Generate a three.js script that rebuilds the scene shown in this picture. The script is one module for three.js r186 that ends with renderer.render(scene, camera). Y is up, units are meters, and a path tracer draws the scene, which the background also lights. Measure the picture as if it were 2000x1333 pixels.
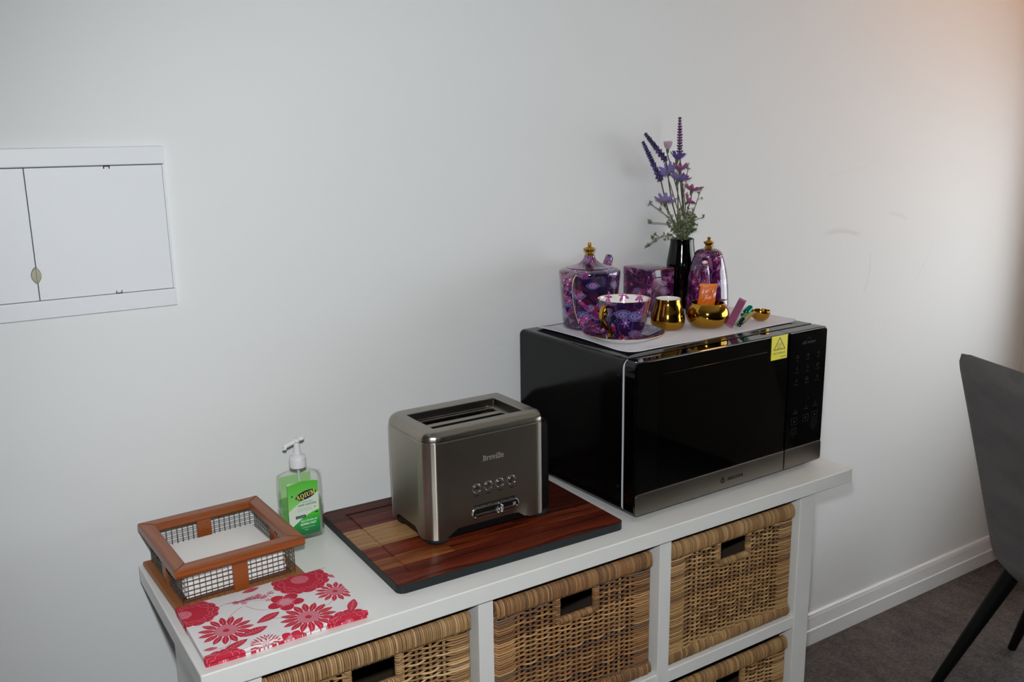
import * as THREE from 'three';
import { RoundedBoxGeometry } from 'three/addons/geometries/RoundedBoxGeometry.js';
import { TextGeometry } from 'three/addons/geometries/TextGeometry.js';
import { FontLoader } from 'three/addons/loaders/FontLoader.js';
import { mergeGeometries, toCreasedNormals } from 'three/addons/utils/BufferGeometryUtils.js';
import { RectAreaLightUniformsLib } from 'three/addons/lights/RectAreaLightUniformsLib.js';
import { Brush, Evaluator, SUBTRACTION } from 'three-bvh-csg';

// ---------------------------------------------------------------- camera, light, exposure
const scene = new THREE.Scene();
const camera = new THREE.PerspectiveCamera(40.825, 2000 / 1333, 0.02, 60);
const EYE = new THREE.Vector3(-0.3279, 1.4111, 1.5181);
const FWD = new THREE.Vector3(0.52843, -0.22027, -0.81991), UPV = new THREE.Vector3(0.13158, 0.97534, -0.17722);
camera.up.copy(UPV);
camera.position.copy(EYE);
camera.lookAt(EYE.clone().add(FWD));
const renderer = new THREE.WebGLRenderer({ antialias: true });
renderer.toneMapping = THREE.LinearToneMapping;
renderer.toneMappingExposure = 1.0;
renderer.shadowMap.enabled = true;
RectAreaLightUniformsLib.init();
scene.background = new THREE.Color().setRGB(4.6, 4.95, 5.1);          // bright overcast daylight outside the unseen window
{ // the photographer's built-in flash, just above the lens
  const s = new THREE.SpotLight(new THREE.Color(0.97, 1, 1.02), 4.65, 0, 0.84, 0.6, 2);
  s.position.copy(EYE).addScaledVector(UPV, 0.085).addScaledVector(FWD, 0.03);
  s.target.position.copy(s.position).add(FWD).addScaledVector(UPV, -0.09);
  s.shadow.radius = 1; s.castShadow = true; s.name = 'camera_flash';
  scene.add(s, s.target);
}

// ---------------------------------------------------------------- helpers
const V2 = (x, y) => new THREE.Vector2(x, y), V3 = (x, y, z) => new THREE.Vector3(x, y, z);
function rng(seed) { let a = seed >>> 0; return () => { a = (a + 0x6d2b79f5) | 0; let t = Math.imul(a ^ (a >>> 15), 1 | a); t = (t + Math.imul(t ^ (t >>> 7), 61 | t)) ^ t; return ((t ^ (t >>> 14)) >>> 0) / 4294967296; }; }
const used = {};
function numbered(n) { const k = used[n] = (used[n] ?? -1) + 1; return k ? n + '_' + String(k).padStart(3, '0') : n; }
function thing(name, label, category, p = [0, 0, 0], turn = 0, group) {
  const o = new THREE.Group(); o.name = numbered(name); o.position.set(...p); o.rotation.y = turn;
  o.userData = { label, category }; if (group) o.userData.group = group; scene.add(o); return o;
}
function part(parent, name, geo, m, label, kind) {
  const o = new THREE.Mesh(geo, m); o.name = name; if (label) o.userData.label = label; if (kind) o.userData.kind = kind; parent.add(o); return o;
}
function struct(name, geo, m) { const o = new THREE.Mesh(geo, m); o.name = name; o.userData.kind = 'structure'; scene.add(o); return o; }
function mat(hex, o = {}) { return new THREE.MeshPhysicalMaterial({ color: hex, roughness: 0.5, ...o }); }
function box(x0, x1, y0, y1, z0, z1, r = 0, seg = 3) {
  const w = x1 - x0, h = y1 - y0, d = z1 - z0;
  const g = r > 0 ? new RoundedBoxGeometry(w, h, d, seg, Math.min(r, w / 2.01, h / 2.01, d / 2.01)) : new THREE.BoxGeometry(w, h, d);
  g.translate((x0 + x1) / 2, (y0 + y1) / 2, (z0 + z1) / 2); return g;
}
const merge = (l) => mergeGeometries(l.map((g) => { const q = g.index ? g.toNonIndexed() : g; for (const k of Object.keys(q.attributes)) if (!['position', 'normal', 'uv'].includes(k)) q.deleteAttribute(k); return q; }));
const lathe0 = (pts, seg = 48) => new THREE.LatheGeometry(pts.map(([r, y]) => V2(r, y)), seg);
function lathe(pts, seg = 48) { // uv in metres: round the girth, and along the profile
  const g = lathe0(pts, seg), n = pts.length, len = [0], rm = Math.max(...pts.map((p) => p[0])), u = g.attributes.uv;
  for (let i = 1; i < n; i++) len.push(len[i - 1] + Math.hypot(pts[i][0] - pts[i - 1][0], pts[i][1] - pts[i - 1][1]));
  for (let i = 0; i < u.count; i++) u.setXY(i, Math.floor(i / n) / seg * 2 * Math.PI * rm, len[i % n]); return g;
}
function smooth(pts, n = 40) { return new THREE.CatmullRomCurve3(pts.map(([x, y]) => V3(x, y, 0)), false, 'centripetal').getPoints(n).map((p) => [Math.max(p.x, 0), p.y]); }
function rrShape(w, h, r, cx = 0, cy = 0) {
  const s = new THREE.Shape(), x = cx - w / 2, y = cy - h / 2;
  s.moveTo(x + r, y); s.lineTo(x + w - r, y); s.absarc(x + w - r, y + r, r, -Math.PI / 2, 0); s.lineTo(x + w, y + h - r); s.absarc(x + w - r, y + h - r, r, 0, Math.PI / 2);
  s.lineTo(x + r, y + h); s.absarc(x + r, y + h - r, r, Math.PI / 2, Math.PI); s.lineTo(x, y + r); s.absarc(x + r, y + r, r, Math.PI, Math.PI * 1.5); return s;
}
// a rounded-rectangle ring of points in x,z; r = [back left, back right, front right, front left] or one number
function ring(x0, x1, z0, z1, r, y, n = 6, m = 8) {
  const R = Array.isArray(r) ? r : [r, r, r, r], out = [], yy = typeof y === 'function' ? y : () => y;
  const cor = [[x0, z0, R[0], Math.PI, 1, 1], [x1, z0, R[1], 1.5 * Math.PI, -1, 1], [x1, z1, R[2], 0, -1, -1], [x0, z1, R[3], 0.5 * Math.PI, 1, -1]];
  const arcs = cor.map(([cx, cz, q, a0, sx, sz]) => { const l = []; for (let i = 0; i <= n; i++) { const a = a0 + (i / n) * Math.PI / 2; l.push([cx + sx * q + q * Math.cos(a), cz + sz * q + q * Math.sin(a)]); } return l; });
  for (let k = 0; k < 4; k++) {
    out.push(...arcs[k]);
    const a = arcs[k][n], b = arcs[(k + 1) % 4][0];
    for (let i = 1; i < m; i++) out.push([a[0] + (b[0] - a[0]) * i / m, a[1] + (b[1] - a[1]) * i / m]);
  }
  return out.map(([x, z]) => V3(x, yy(x, z), z));
}
function loft(rings, { capStart = false, capEnd = false, crease = 0.6, closed = true } = {}) {
  const N = rings[0].length, pos = [], uv = [], idx = [];
  const W = closed ? N + 1 : N;
  let per = [0]; for (let j = 1; j < W; j++) per.push(per[j - 1] + rings[0][j % N].distanceTo(rings[0][j - 1]));
  let h = 0;
  rings.forEach((rg, i) => { if (i) h += rg[0].distanceTo(rings[i - 1][0]); for (let j = 0; j < W; j++) { const p = rg[j % N]; pos.push(p.x, p.y, p.z); uv.push(per[j], h); } });
  for (let i = 0; i < rings.length - 1; i++) for (let j = 0; j < W - 1; j++) { const a = i * W + j, b = a + 1, c = a + W, d = c + 1; idx.push(a, c, b, b, c, d); }
  const cap = (rg, flip) => {
    const c = rg.reduce((s, p) => s.add(p), V3(0, 0, 0)).multiplyScalar(1 / N), b = pos.length / 3; pos.push(c.x, c.y, c.z); uv.push(0, 0);
    rg.forEach((p) => { pos.push(p.x, p.y, p.z); uv.push(p.x - c.x, p.z - c.z); });
    for (let j = 0; j < N; j++) { const p = b + 1 + j, q = b + 1 + (j + 1) % N; flip ? idx.push(b, p, q) : idx.push(b, q, p); }
  };
  if (capStart) cap(rings[0], true); if (capEnd) cap(rings[rings.length - 1], false);
  const g = new THREE.BufferGeometry(); g.setAttribute('position', new THREE.Float32BufferAttribute(pos, 3)); g.setAttribute('uv', new THREE.Float32BufferAttribute(uv, 2)); g.setIndex(idx);
  if (crease) { const q = toCreasedNormals(g, crease); return q; }
  g.computeVertexNormals(); return g;
}
// collects tubes with a colour each into one geometry
class Tubes {
  constructor() { this.p = []; this.n = []; this.c = []; this.i = []; }
  tube(pts, r, col, seg = 5, taper) {
    const base = this.p.length / 3, T = V3(0, 0, 0), A = V3(0, 0, 0), B = V3(0, 0, 0), q = V3(0, 0, 0);
    let ref = null;
    for (let k = 0; k < pts.length; k++) {
      T.copy(pts[Math.min(k + 1, pts.length - 1)]).sub(pts[Math.max(k - 1, 0)]).normalize();
      if (!ref) { ref = Math.abs(T.y) > 0.9 ? V3(1, 0, 0) : V3(0, 1, 0); }
      A.crossVectors(T, ref).normalize(); B.crossVectors(A, T).normalize(); ref = B.clone();
      const rr = taper ? r * taper(k / (pts.length - 1)) : r;
      for (let s = 0; s < seg; s++) {
        const a = s / seg * Math.PI * 2; q.copy(A).multiplyScalar(Math.cos(a)).addScaledVector(B, Math.sin(a));
        this.n.push(q.x, q.y, q.z); this.p.push(pts[k].x + q.x * rr, pts[k].y + q.y * rr, pts[k].z + q.z * rr); this.c.push(col.r, col.g, col.b);
      }
      if (k) for (let s = 0; s < seg; s++) { const a = base + (k - 1) * seg + s, b = base + (k - 1) * seg + (s + 1) % seg; this.i.push(a, a + seg, b, b, a + seg, b + seg); }
    }
    return this;
  }
  geo() {
    const g = new THREE.BufferGeometry(); g.setAttribute('position', new THREE.Float32BufferAttribute(this.p, 3)); g.setAttribute('normal', new THREE.Float32BufferAttribute(this.n, 3));
    g.setAttribute('color', new THREE.Float32BufferAttribute(this.c, 3)); g.setIndex(this.i); return g;
  }
}
const col = (hex) => new THREE.Color(hex);
function tubeGeo(pts, r, seg = 24, rad = 8) { return new THREE.TubeGeometry(new THREE.CatmullRomCurve3(pts.map((p) => V3(...p))), seg, r, rad, false); }

// ---------------------------------------------------------------- textures
function canvasTex(w, h, draw, { repeat, srgb = true } = {}) {
  const c = document.createElement('canvas'); c.width = w; c.height = h; draw(c.getContext('2d'), w, h);
  const t = new THREE.CanvasTexture(c); if (srgb) t.colorSpace = THREE.SRGBColorSpace; t.wrapS = t.wrapT = THREE.RepeatWrapping; if (repeat) t.repeat.set(...repeat); t.anisotropy = 8; return t;
}
function noiseTex(w, h, f, { srgb = false, repeat } = {}) {
  const d = new Uint8Array(w * h * 4);
  for (let y = 0; y < h; y++) for (let x = 0; x < w; x++) { const v = f(x / w, y / h), o = (y * w + x) * 4; if (Array.isArray(v)) { d[o] = v[0]; d[o + 1] = v[1]; d[o + 2] = v[2]; } else d[o] = d[o + 1] = d[o + 2] = Math.max(0, Math.min(255, v * 255)); d[o + 3] = 255; }
  const t = new THREE.DataTexture(d, w, h); t.magFilter = THREE.LinearFilter; t.minFilter = THREE.LinearFilter; t.wrapS = t.wrapT = THREE.RepeatWrapping; if (srgb) t.colorSpace = THREE.SRGBColorSpace; if (repeat) t.repeat.set(...repeat); t.needsUpdate = true; return t;
}
function valueNoise(seed) { // periodic value noise on the unit square
  const tab = new Float32Array(65536), R = rng(seed); for (let i = 0; i < 65536; i++) tab[i] = R();
  return (u, v, px, py) => { const x = u * px, y = v * py, x0 = Math.floor(x), y0 = Math.floor(y), fx = x - x0, fy = y - y0, sx = fx * fx * (3 - 2 * fx), sy = fy * fy * (3 - 2 * fy);
    const h = (a, b) => tab[((((a % px) + px) % px) * 131 + (((b % py) + py) % py) * 7919) & 65535];
    return (h(x0, y0) * (1 - sx) + h(x0 + 1, y0) * sx) * (1 - sy) + (h(x0, y0 + 1) * (1 - sx) + h(x0 + 1, y0 + 1) * sx) * sy; };
}
const N1 = valueNoise(11), N2 = valueNoise(23);
function woodTex(seed, a, b, c, streak = 1) {
  const n = valueNoise(seed), A = col(a), B = col(b), D = col(c), q = new THREE.Color();
  return noiseTex(512, 256, (u, v) => {
    const w = 0.06 * n(u, v, 3, 4), g = n(u, v + w, 2, 22) * 0.5 + n(u, v + w, 5, 70) * 0.32 + n(u, v, 40, 128) * 0.18, s = Math.max(0, n(u, v + w, 2, 34) - 0.6) * 3 * streak;
    q.copy(A).lerp(B, Math.min(1, Math.max(0, (g - 0.25) * 1.9))).lerp(D, Math.min(0.85, s));
    return [q.r, q.g, q.b].map((x) => Math.round(255 * (x <= 0.0031308 ? x * 12.92 : 1.055 * Math.pow(x, 1 / 2.4) - 0.055)));
  }, { srgb: true });
}
function floralTex(seed, ground, tones, W = 1024, H = 512) {
  return canvasTex(W, H, (c) => {
    const R = rng(seed); c.fillStyle = ground; c.fillRect(0, 0, W, H);
    const pick = (l) => l[Math.floor(R() * l.length)];
    const wrapped = (f, x, y) => { for (const dx of [-W, 0, W]) for (const dy of [-H, 0, H]) { if (x + dx < -160 || x + dx > W + 160 || y + dy < -160 || y + dy > H + 160) continue; c.save(); c.translate(x + dx, y + dy); f(); c.restore(); } };
    const leaf = (L, w) => { c.beginPath(); c.moveTo(-L, 0); c.quadraticCurveTo(0, -w, L, 0); c.quadraticCurveTo(0, w, -L, 0); };
    for (let k = 0; k < 90; k++) { // dark ground leaves
      const a = R() * 6.28, L = 30 + R() * 55, w = 16 + R() * 24, f = pick(tones.dark); wrapped(() => { c.rotate(a); leaf(L, w); c.fillStyle = f; c.fill(); c.strokeStyle = tones.line; c.lineWidth = 1.6; c.stroke(); }, R() * W, R() * H);
    }
    for (let k = 0; k < 34; k++) { // curling stalks
      const a = R() * 6.28, q = pick(tones.mid), r = 18 + R() * 26; wrapped(() => { c.rotate(a); c.strokeStyle = q; c.lineWidth = 7; c.beginPath(); for (let t = 0; t < 40; t++) { const s = t / 39, rr = r * (1.8 - 1.6 * s); c.lineTo(Math.cos(s * 7) * rr + (1 - s) * 30, Math.sin(s * 7) * rr); } c.stroke(); }, R() * W, R() * H);
    }
    for (let k = 0; k < 26; k++) { // nested almond medallions
      const a = (R() - 0.5) * 0.9, s = 0.8 + R() * 0.7, l = [pick(tones.mid), pick(tones.dark), pick(tones.light), pick(tones.dark), pick(tones.light)];
      wrapped(() => { c.rotate(a); c.scale(s, s); [52, 40, 31, 20, 10].forEach((L, i) => { leaf(L, L * 0.95); c.fillStyle = l[i]; c.fill(); c.strokeStyle = tones.edge; c.lineWidth = 1.3; c.stroke(); }); }, R() * W, R() * H);
    }
    for (let k = 0; k < 30; k++) { // big petals fading to a pale tip
      const a = R() * 6.28, L = 42 + R() * 38, w = 26 + R() * 16, p = pick(tones.petal);
      wrapped(() => { c.rotate(a); const g = c.createLinearGradient(-L, 0, L, 0); g.addColorStop(0, p); g.addColorStop(0.55, p); g.addColorStop(1, tones.tip); leaf(L, w); c.fillStyle = g; c.fill(); c.strokeStyle = tones.line; c.lineWidth = 1.2; for (let i = -1; i <= 1; i++) { c.beginPath(); c.moveTo(-L * 0.8, 0); c.quadraticCurveTo(0, i * w * 0.5, L * 0.9, 0); c.stroke(); } }, R() * W, R() * H);
    }
    for (let k = 0; k < 26; k++) { // star flowers
      const a = R() * 6.28, s = 22 + R() * 20, p = pick(tones.star);
      wrapped(() => { c.rotate(a); for (let i = 0; i < 6; i++) { c.save(); c.rotate(i * Math.PI / 3); c.translate(s * 0.55, 0); leaf(s * 0.6, s * 0.42); c.fillStyle = p; c.fill(); c.strokeStyle = tones.line; c.lineWidth = 1.2; c.stroke(); c.restore(); } c.beginPath(); c.arc(0, 0, s * 0.2, 0, 7); c.fillStyle = tones.tip; c.fill(); }, R() * W, R() * H);
    }
    for (let k = 0; k < 90; k++) { const r = 2 + R() * 4, f = pick(tones.light); wrapped(() => { c.beginPath(); c.arc(0, 0, r, 0, 7); c.fillStyle = f; c.fill(); }, R() * W, R() * H); }
  });
}

// ---------------------------------------------------------------- materials
const bump = noiseTex(256, 256, (u, v) => 0.5 * N1(u, v, 64, 64) + 0.3 * N1(u, v, 128, 128) + 0.2 * N2(u, v, 24, 24));
const rep = (t, x, y) => { const q = t.clone(); q.repeat.set(x, y); q.needsUpdate = true; return q; };
const wallMap = canvasTex(2048, 1024, (c, w, h) => { // off-white paint with a few scuffs; 1 px = 2.6 mm
  c.fillStyle = '#e3e4e4'; c.fillRect(0, 0, w, h);
  const X = (m) => (m + 2.6) / 5.2 * w, Y = (m) => (1 - m / 2.5) * h;
  c.lineCap = 'round';
  const arc = (x0, y0, x1, y1, x2, y2, a, lw) => { c.strokeStyle = 'rgba(128,128,122,' + a * 0.28 + ')'; c.lineWidth = lw; c.beginPath(); c.moveTo(X(x0), Y(y0)); c.quadraticCurveTo(X(x1), Y(y1), X(x2), Y(y2)); c.stroke(); };
  arc(1.60, 1.155, 1.66, 1.168, 1.735, 1.142, 0.22, 5); arc(1.62, 1.155, 1.67, 1.160, 1.72, 1.145, 0.2, 4);
  arc(1.785, 1.09, 1.795, 1.04, 1.77, 0.985, 0.3, 2); arc(2.06, 1.09, 2.04, 1.05, 2.0, 1.0, 0.22, 2); arc(1.86, 1.19, 1.9, 1.185, 1.93, 1.172, 0.22, 4);
  arc(1.6, 1.30, 1.68, 1.31, 1.75, 1.315, 0.1, 3); arc(0.62, 1.0, 0.63, 1.0, 0.64, 1.0, 0.2, 2);
});
const M = {
  wall: new THREE.MeshStandardMaterial({ color: 0xffffff, map: wallMap, roughness: 0.75 }),
  ceiling: mat('#e9e8e4', { roughness: 0.9 }), plain: mat('#a3a09a', { roughness: 0.85 }), dark: mat('#45403a', { roughness: 0.8 }),
  trim: mat('#e6e7e8', { roughness: 0.35 }), white: mat('#e7e6e2', { roughness: 0.32, bumpMap: rep(bump, 3, 3), bumpScale: 0.0001 }),
  panel: mat('#e3e5e8', { roughness: 0.4 }), ink: mat('#3a3a3a', { roughness: 0.6 }), latch: mat('#a8a58e', { roughness: 0.3, metalness: 0.8 }),
  gloss: mat('#060606', { roughness: 0.14, specularIntensity: 0.75 }), glass: mat('#030303', { roughness: 0.045 }), pane: mat('#010101', { roughness: 0.05 }),
  black: mat('#070708', { roughness: 0.55, specularIntensity: 0.5 }), rubber: mat('#101112', { roughness: 0.7 }), grey: mat('#b9bec2', { roughness: 0.4 }),
  gold: mat('#bd9038', { metalness: 1, roughness: 0.09 }), china: mat('#f1eee9', { roughness: 0.12, clearcoat: 0.6, clearcoatRoughness: 0.05 }),
  cloth: mat('#eae8ee', { roughness: 0.9, sheen: 0.3 }), paper: mat('#efece8', { roughness: 0.9 }),
};
const brushed = noiseTex(256, 256, (u, v) => 0.6 + 0.25 * (N1(u, v, 2, 128) - 0.5) + 0.2 * (N2(u, v, 4, 250) - 0.5));
const brushBump = noiseTex(256, 256, (u, v) => N2(u, v, 3, 250));
M.steel = new THREE.MeshPhysicalMaterial({ color: '#a8a196', metalness: 1, roughness: 0.36, anisotropy: 0.9, anisotropyRotation: Math.PI / 2 });
M.strip = new THREE.MeshPhysicalMaterial({ color: '#7d766c', metalness: 1, roughness: 0.34, bumpMap: rep(brushBump, 14, 14), bumpScale: 0.00003 });
M.steelPlain = mat('#9d968b', { metalness: 1, roughness: 0.26 }); M.chrome = mat('#d4d4d6', { metalness: 1, roughness: 0.1 });

// ---------------------------------------------------------------- the room
const XR = 2.6, XL = -2.4, ZF = 4.2, HC = 2.45, WT = 0.15;
struct('wall_back', (() => { const g = new THREE.BoxGeometry(XR - XL + 0.2, HC, WT); g.translate((XR + XL) / 2, HC / 2, -WT / 2); const p = g.attributes.position, u = g.attributes.uv; for (let i = 0; i < p.count; i++) u.setXY(i, (p.getX(i) + 2.6) / 5.2, p.getY(i) / 2.5); return g; })(), M.wall);
const carpetMap = noiseTex(512, 512, (u, v) => { const k = 0.55 * N1(u, v, 150, 150) + 0.3 * N2(u, v, 250, 250) + 0.35 * N2(u, v, 9, 9) + 0.3 * N1(u, v, 40, 12); const t = 45 + 48 * k; return [t * 1.07, t * 0.98, t * 0.95]; }, { srgb: true, repeat: [6, 6] });
const carpetBump = noiseTex(512, 512, (u, v) => 0.6 * N1(u, v, 150, 150) + 0.4 * N2(u, v, 250, 250), { repeat: [6, 6] });
struct('floor', box(XL, XR, -0.1, 0, 0, ZF), new THREE.MeshStandardMaterial({ map: carpetMap, bumpMap: carpetBump, bumpScale: 0.004, roughness: 1 }));
struct('ceiling', box(XL, XR, HC, HC + 0.1, 0, ZF), M.ceiling);
struct('unseen_wall_left', box(XL - WT, XL, 0, HC, 0, ZF), M.plain);  // out of view; grey chosen to dim its reflection in the microwave side
struct('unseen_wall_front', box(XL, XR, 0, HC, ZF, ZF + WT), M.dark);  // out of view; dark so that steel and black glass reflect a dim room
const WZ0 = 0.22, WZ1 = 2.5, WY0 = 0.66, WY1 = 1.58;  // unseen window, placed and sized to daylight the right of the wall
struct('wall_right', merge([box(XR, XR + WT, 0, WY0, 0, ZF), box(XR, XR + WT, WY1, HC, 0, ZF), box(XR, XR + WT, WY0, WY1, 0, WZ0), box(XR, XR + WT, WY0, WY1, WZ1, ZF)]), mat('#cfc6b8', { roughness: 0.85 }));
{ const w = struct('unseen_window_1', merge([box(XR + 0.05, XR + 0.1, WY0, WY0 + 0.05, WZ0, WZ1), box(XR + 0.05, XR + 0.1, WY1 - 0.05, WY1, WZ0, WZ1), box(XR + 0.05, XR + 0.1, WY0, WY1, WZ0, WZ0 + 0.05), box(XR + 0.05, XR + 0.1, WY0, WY1, WZ1 - 0.05, WZ1), box(XR + 0.05, XR + 0.1, WY0, WY1, (WZ0 + WZ1) / 2 - 0.025, (WZ0 + WZ1) / 2 + 0.025)]), M.trim);
  const gm = mat('#ffffff', { transmission: 1, roughness: 0, thickness: 0 });
  part(w, 'pane', box(XR + 0.07, XR + 0.076, WY0 + 0.05, WY1 - 0.05, WZ0 + 0.05, (WZ0 + WZ1) / 2 - 0.025), gm); part(w, 'pane', box(XR + 0.07, XR + 0.076, WY0 + 0.05, WY1 - 0.05, (WZ0 + WZ1) / 2 + 0.025, WZ1 - 0.05), gm); }
{ // skirting: bullnose top, sloping upper face, upright lower face
  const s = new THREE.Shape(); [[0, 0], [0.016, 0], [0.016, 0.044], [0.0125, 0.046], [0.0095, 0.080], [0.0085, 0.0815], [0.0085, 0.084], [0.0075, 0.0885], [0.0045, 0.091], [0, 0.091]].forEach(([x, y], i) => i ? s.lineTo(x, y) : s.moveTo(x, y));
  const g = new THREE.ExtrudeGeometry(s, { depth: XR - XL, bevelEnabled: false }); g.rotateY(Math.PI / 2); g.scale(1, 1, -1); g.index || 0;
  g.translate(XL, 0, 0); { const p = g.attributes.position; for (let i = 0; i < p.count; i += 3) { const a = [p.getX(i), p.getY(i), p.getZ(i)]; p.setXYZ(i, p.getX(i + 1), p.getY(i + 1), p.getZ(i + 1)); p.setXYZ(i + 1, ...a); } g.computeVertexNormals(); }
  const b = struct('baseboard_back', g, M.trim); b.position.z = 0.0;
}
{ // unseen ceiling lamp, placed to warm the upper right of the wall
  const t = thing('unseen_ceiling_lamp', 'unseen round ceiling lamp in a metal ring, placed to warm the upper right wall', 'lamp', [2.3, HC - 0.0405, 0.8]);
  part(t, 'rim', lathe([[0.09, 0.04], [0.095, 0.03], [0.095, 0.004], [0.088, 0], [0.082, 0.004], [0.082, 0.04]], 40), M.steelPlain);
  part(t, 'diffuser', lathe([[0, 0.006], [0.082, 0.01], [0.082, 0.03], [0, 0.03]], 40), mat('#fff2dd', { emissive: '#ffb469', emissiveIntensity: 2.0 }));
  const l = new THREE.SpotLight('#ffa348', 1.6, 0, 1.0, 1, 2); l.position.set(2.3, HC - 0.06, 0.8); l.target.position.set(2.15, 1.75, 0); scene.add(l.target); l.shadow.radius = 3; l.castShadow = true; l.name = 'unseen_ceiling_lamp_bulb'; scene.add(l);
}

// ---------------------------------------------------------------- flush wall cabinet
{
  const xr = 0.0081, xl = -0.395, y0 = 1.1514, y1 = 1.1794, y2 = 1.3728, y3 = 1.4013, xd = -0.1881;
  const t = thing('wall_cabinet', 'white recessed service cabinet with two flush doors on the wall', 'cabinet', [(xl + xr) / 2, y0, 0]);
  const cx = (xl + xr) / 2, L = (a, b, c, d, e, f, r) => box(a - cx, b - cx, c - y0, d - y0, e, f, r);
  part(t, 'top_rail', L(xl, xr, y2 + 0.0012, y3, 0, 0.011, 0.002), M.panel); part(t, 'bottom_rail', L(xl, xr, y0, y1 - 0.0008, 0, 0.011, 0.002), M.panel);
  part(t, 'side_stile', L(xr - 0.0045, xr - 0.0005, y1 - 0.0005, y2 + 0.0005, 0, 0.0095, 0.0015), M.panel); part(t, 'side_stile', L(xl, xl + 0.004, y1, y2, 0, 0.0095, 0.0015), M.panel);
  part(t, 'back_board', L(xl + 0.002, xr - 0.002, y1 - 0.004, y2 + 0.004, 0, 0.002), M.ink);
  const dg = L(xd + 0.0006, xr - 0.0046, y1, y2, 0.002, 0.0085, 0.0008), dg2 = L(xl + 0.005, xd - 0.0006, y1, y2, 0.002, 0.0085, 0.0008);
  const d1 = part(t, 'door', dg, M.panel, 'wide right door of the cabinet'); const d2 = part(t, 'door', dg2, M.panel, 'left door of the cabinet, cut by the frame');
  for (const [x, y, s] of [[-0.0764, y2, -1], [-0.0774, y1, 1]]) part(d1, 'hinge', merge([box(-0.0045, -0.0032, 0, 0.004, 0, 0.0018), box(0.0032, 0.0045, 0, 0.004, 0, 0.0018), box(-0.0045, 0.0045, -0.0004, 0.0008, 0, 0.0018)]).scale(1, s, 1).translate(x - cx, y - y0, 0.0075), M.ink);
  const latch = (s) => { const p = new THREE.Shape(); p.moveTo(0.0005 * s, -0.0115); p.quadraticCurveTo(0.012 * s, 0, 0.0005 * s, 0.0115); p.lineTo(0.0005 * s, -0.0115); const g = new THREE.ExtrudeGeometry(p, { depth: 0.0012, bevelEnabled: true, bevelSize: 0.0004, bevelThickness: 0.0005, bevelSegments: 2 }); g.translate(-0.1889 - cx, 1.2172 - y0, 0.0082); return g; };
  for (const [d, s] of [[d1, 1], [d2, -1]]) { const c = new THREE.QuadraticBezierCurve3(V3(0.0006 * s, -0.0122, 0), V3(0.0126 * s, 0, 0), V3(0.0006 * s, 0.0122, 0)); part(d, 'latch_rim', new THREE.TubeGeometry(c, 24, 0.00045, 6).translate(-0.1889 - cx, 1.2172 - y0, 0.0087), M.ink); }
  part(d1, 'finger_latch', latch(1), M.latch); part(d2, 'finger_latch', latch(-1), M.latch);
}

// ---------------------------------------------------------------- storage bench
const BT = 0.7374, FZ = 0.4, BACK = 0.035, CUBE = { y0: 0.4443, b: 0.155 };
{
  const t = thing('storage_bench', 'long white cube storage bench standing against the wall', 'bench', [0.554, 0, 0.22]);
  const L = (a, b, c, d, e, f, r) => box(a - 0.554, b - 0.554, c, d, e - 0.22, f - 0.22, r);
  part(t, 'bench_top', L(-0.0981, 1.2058, BT - 0.029, BT, BACK, 0.412, 0.0022), M.white);
  part(t, 'side_panel', L(1.0658, 1.1101, 0, BT - 0.0292, BACK + 0.01, FZ, 0.0018), M.white); part(t, 'side_panel', L(-0.058, -0.0165, 0, BT - 0.0292, BACK + 0.01, FZ, 0.0018), M.white);
  part(t, 'divider', L(0.3238, 0.3511, 0.1552, BT - 0.0292, BACK + 0.01, FZ, 0.0018), M.white); part(t, 'divider', L(0.6976, 0.7249, 0.1552, BT - 0.0292, BACK + 0.01, FZ, 0.0018), M.white);
  for (const [a, b] of [[-0.0163, 0.3236], [0.3513, 0.6974], [0.7251, 1.0656]]) part(t, 'shelf', L(a, b, 0.4187, 0.4443, BACK + 0.01, FZ - 0.001, 0.0018), M.white);
  part(t, 'bottom_shelf', L(-0.0163, 1.0656, 0.129, 0.155, BACK + 0.01, FZ - 0.001, 0.0018), M.white);
  part(t, 'back_panel', L(-0.02, 1.07, 0.155, BT - 0.0292, BACK + 0.002, BACK + 0.0098), M.white);
}

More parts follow.
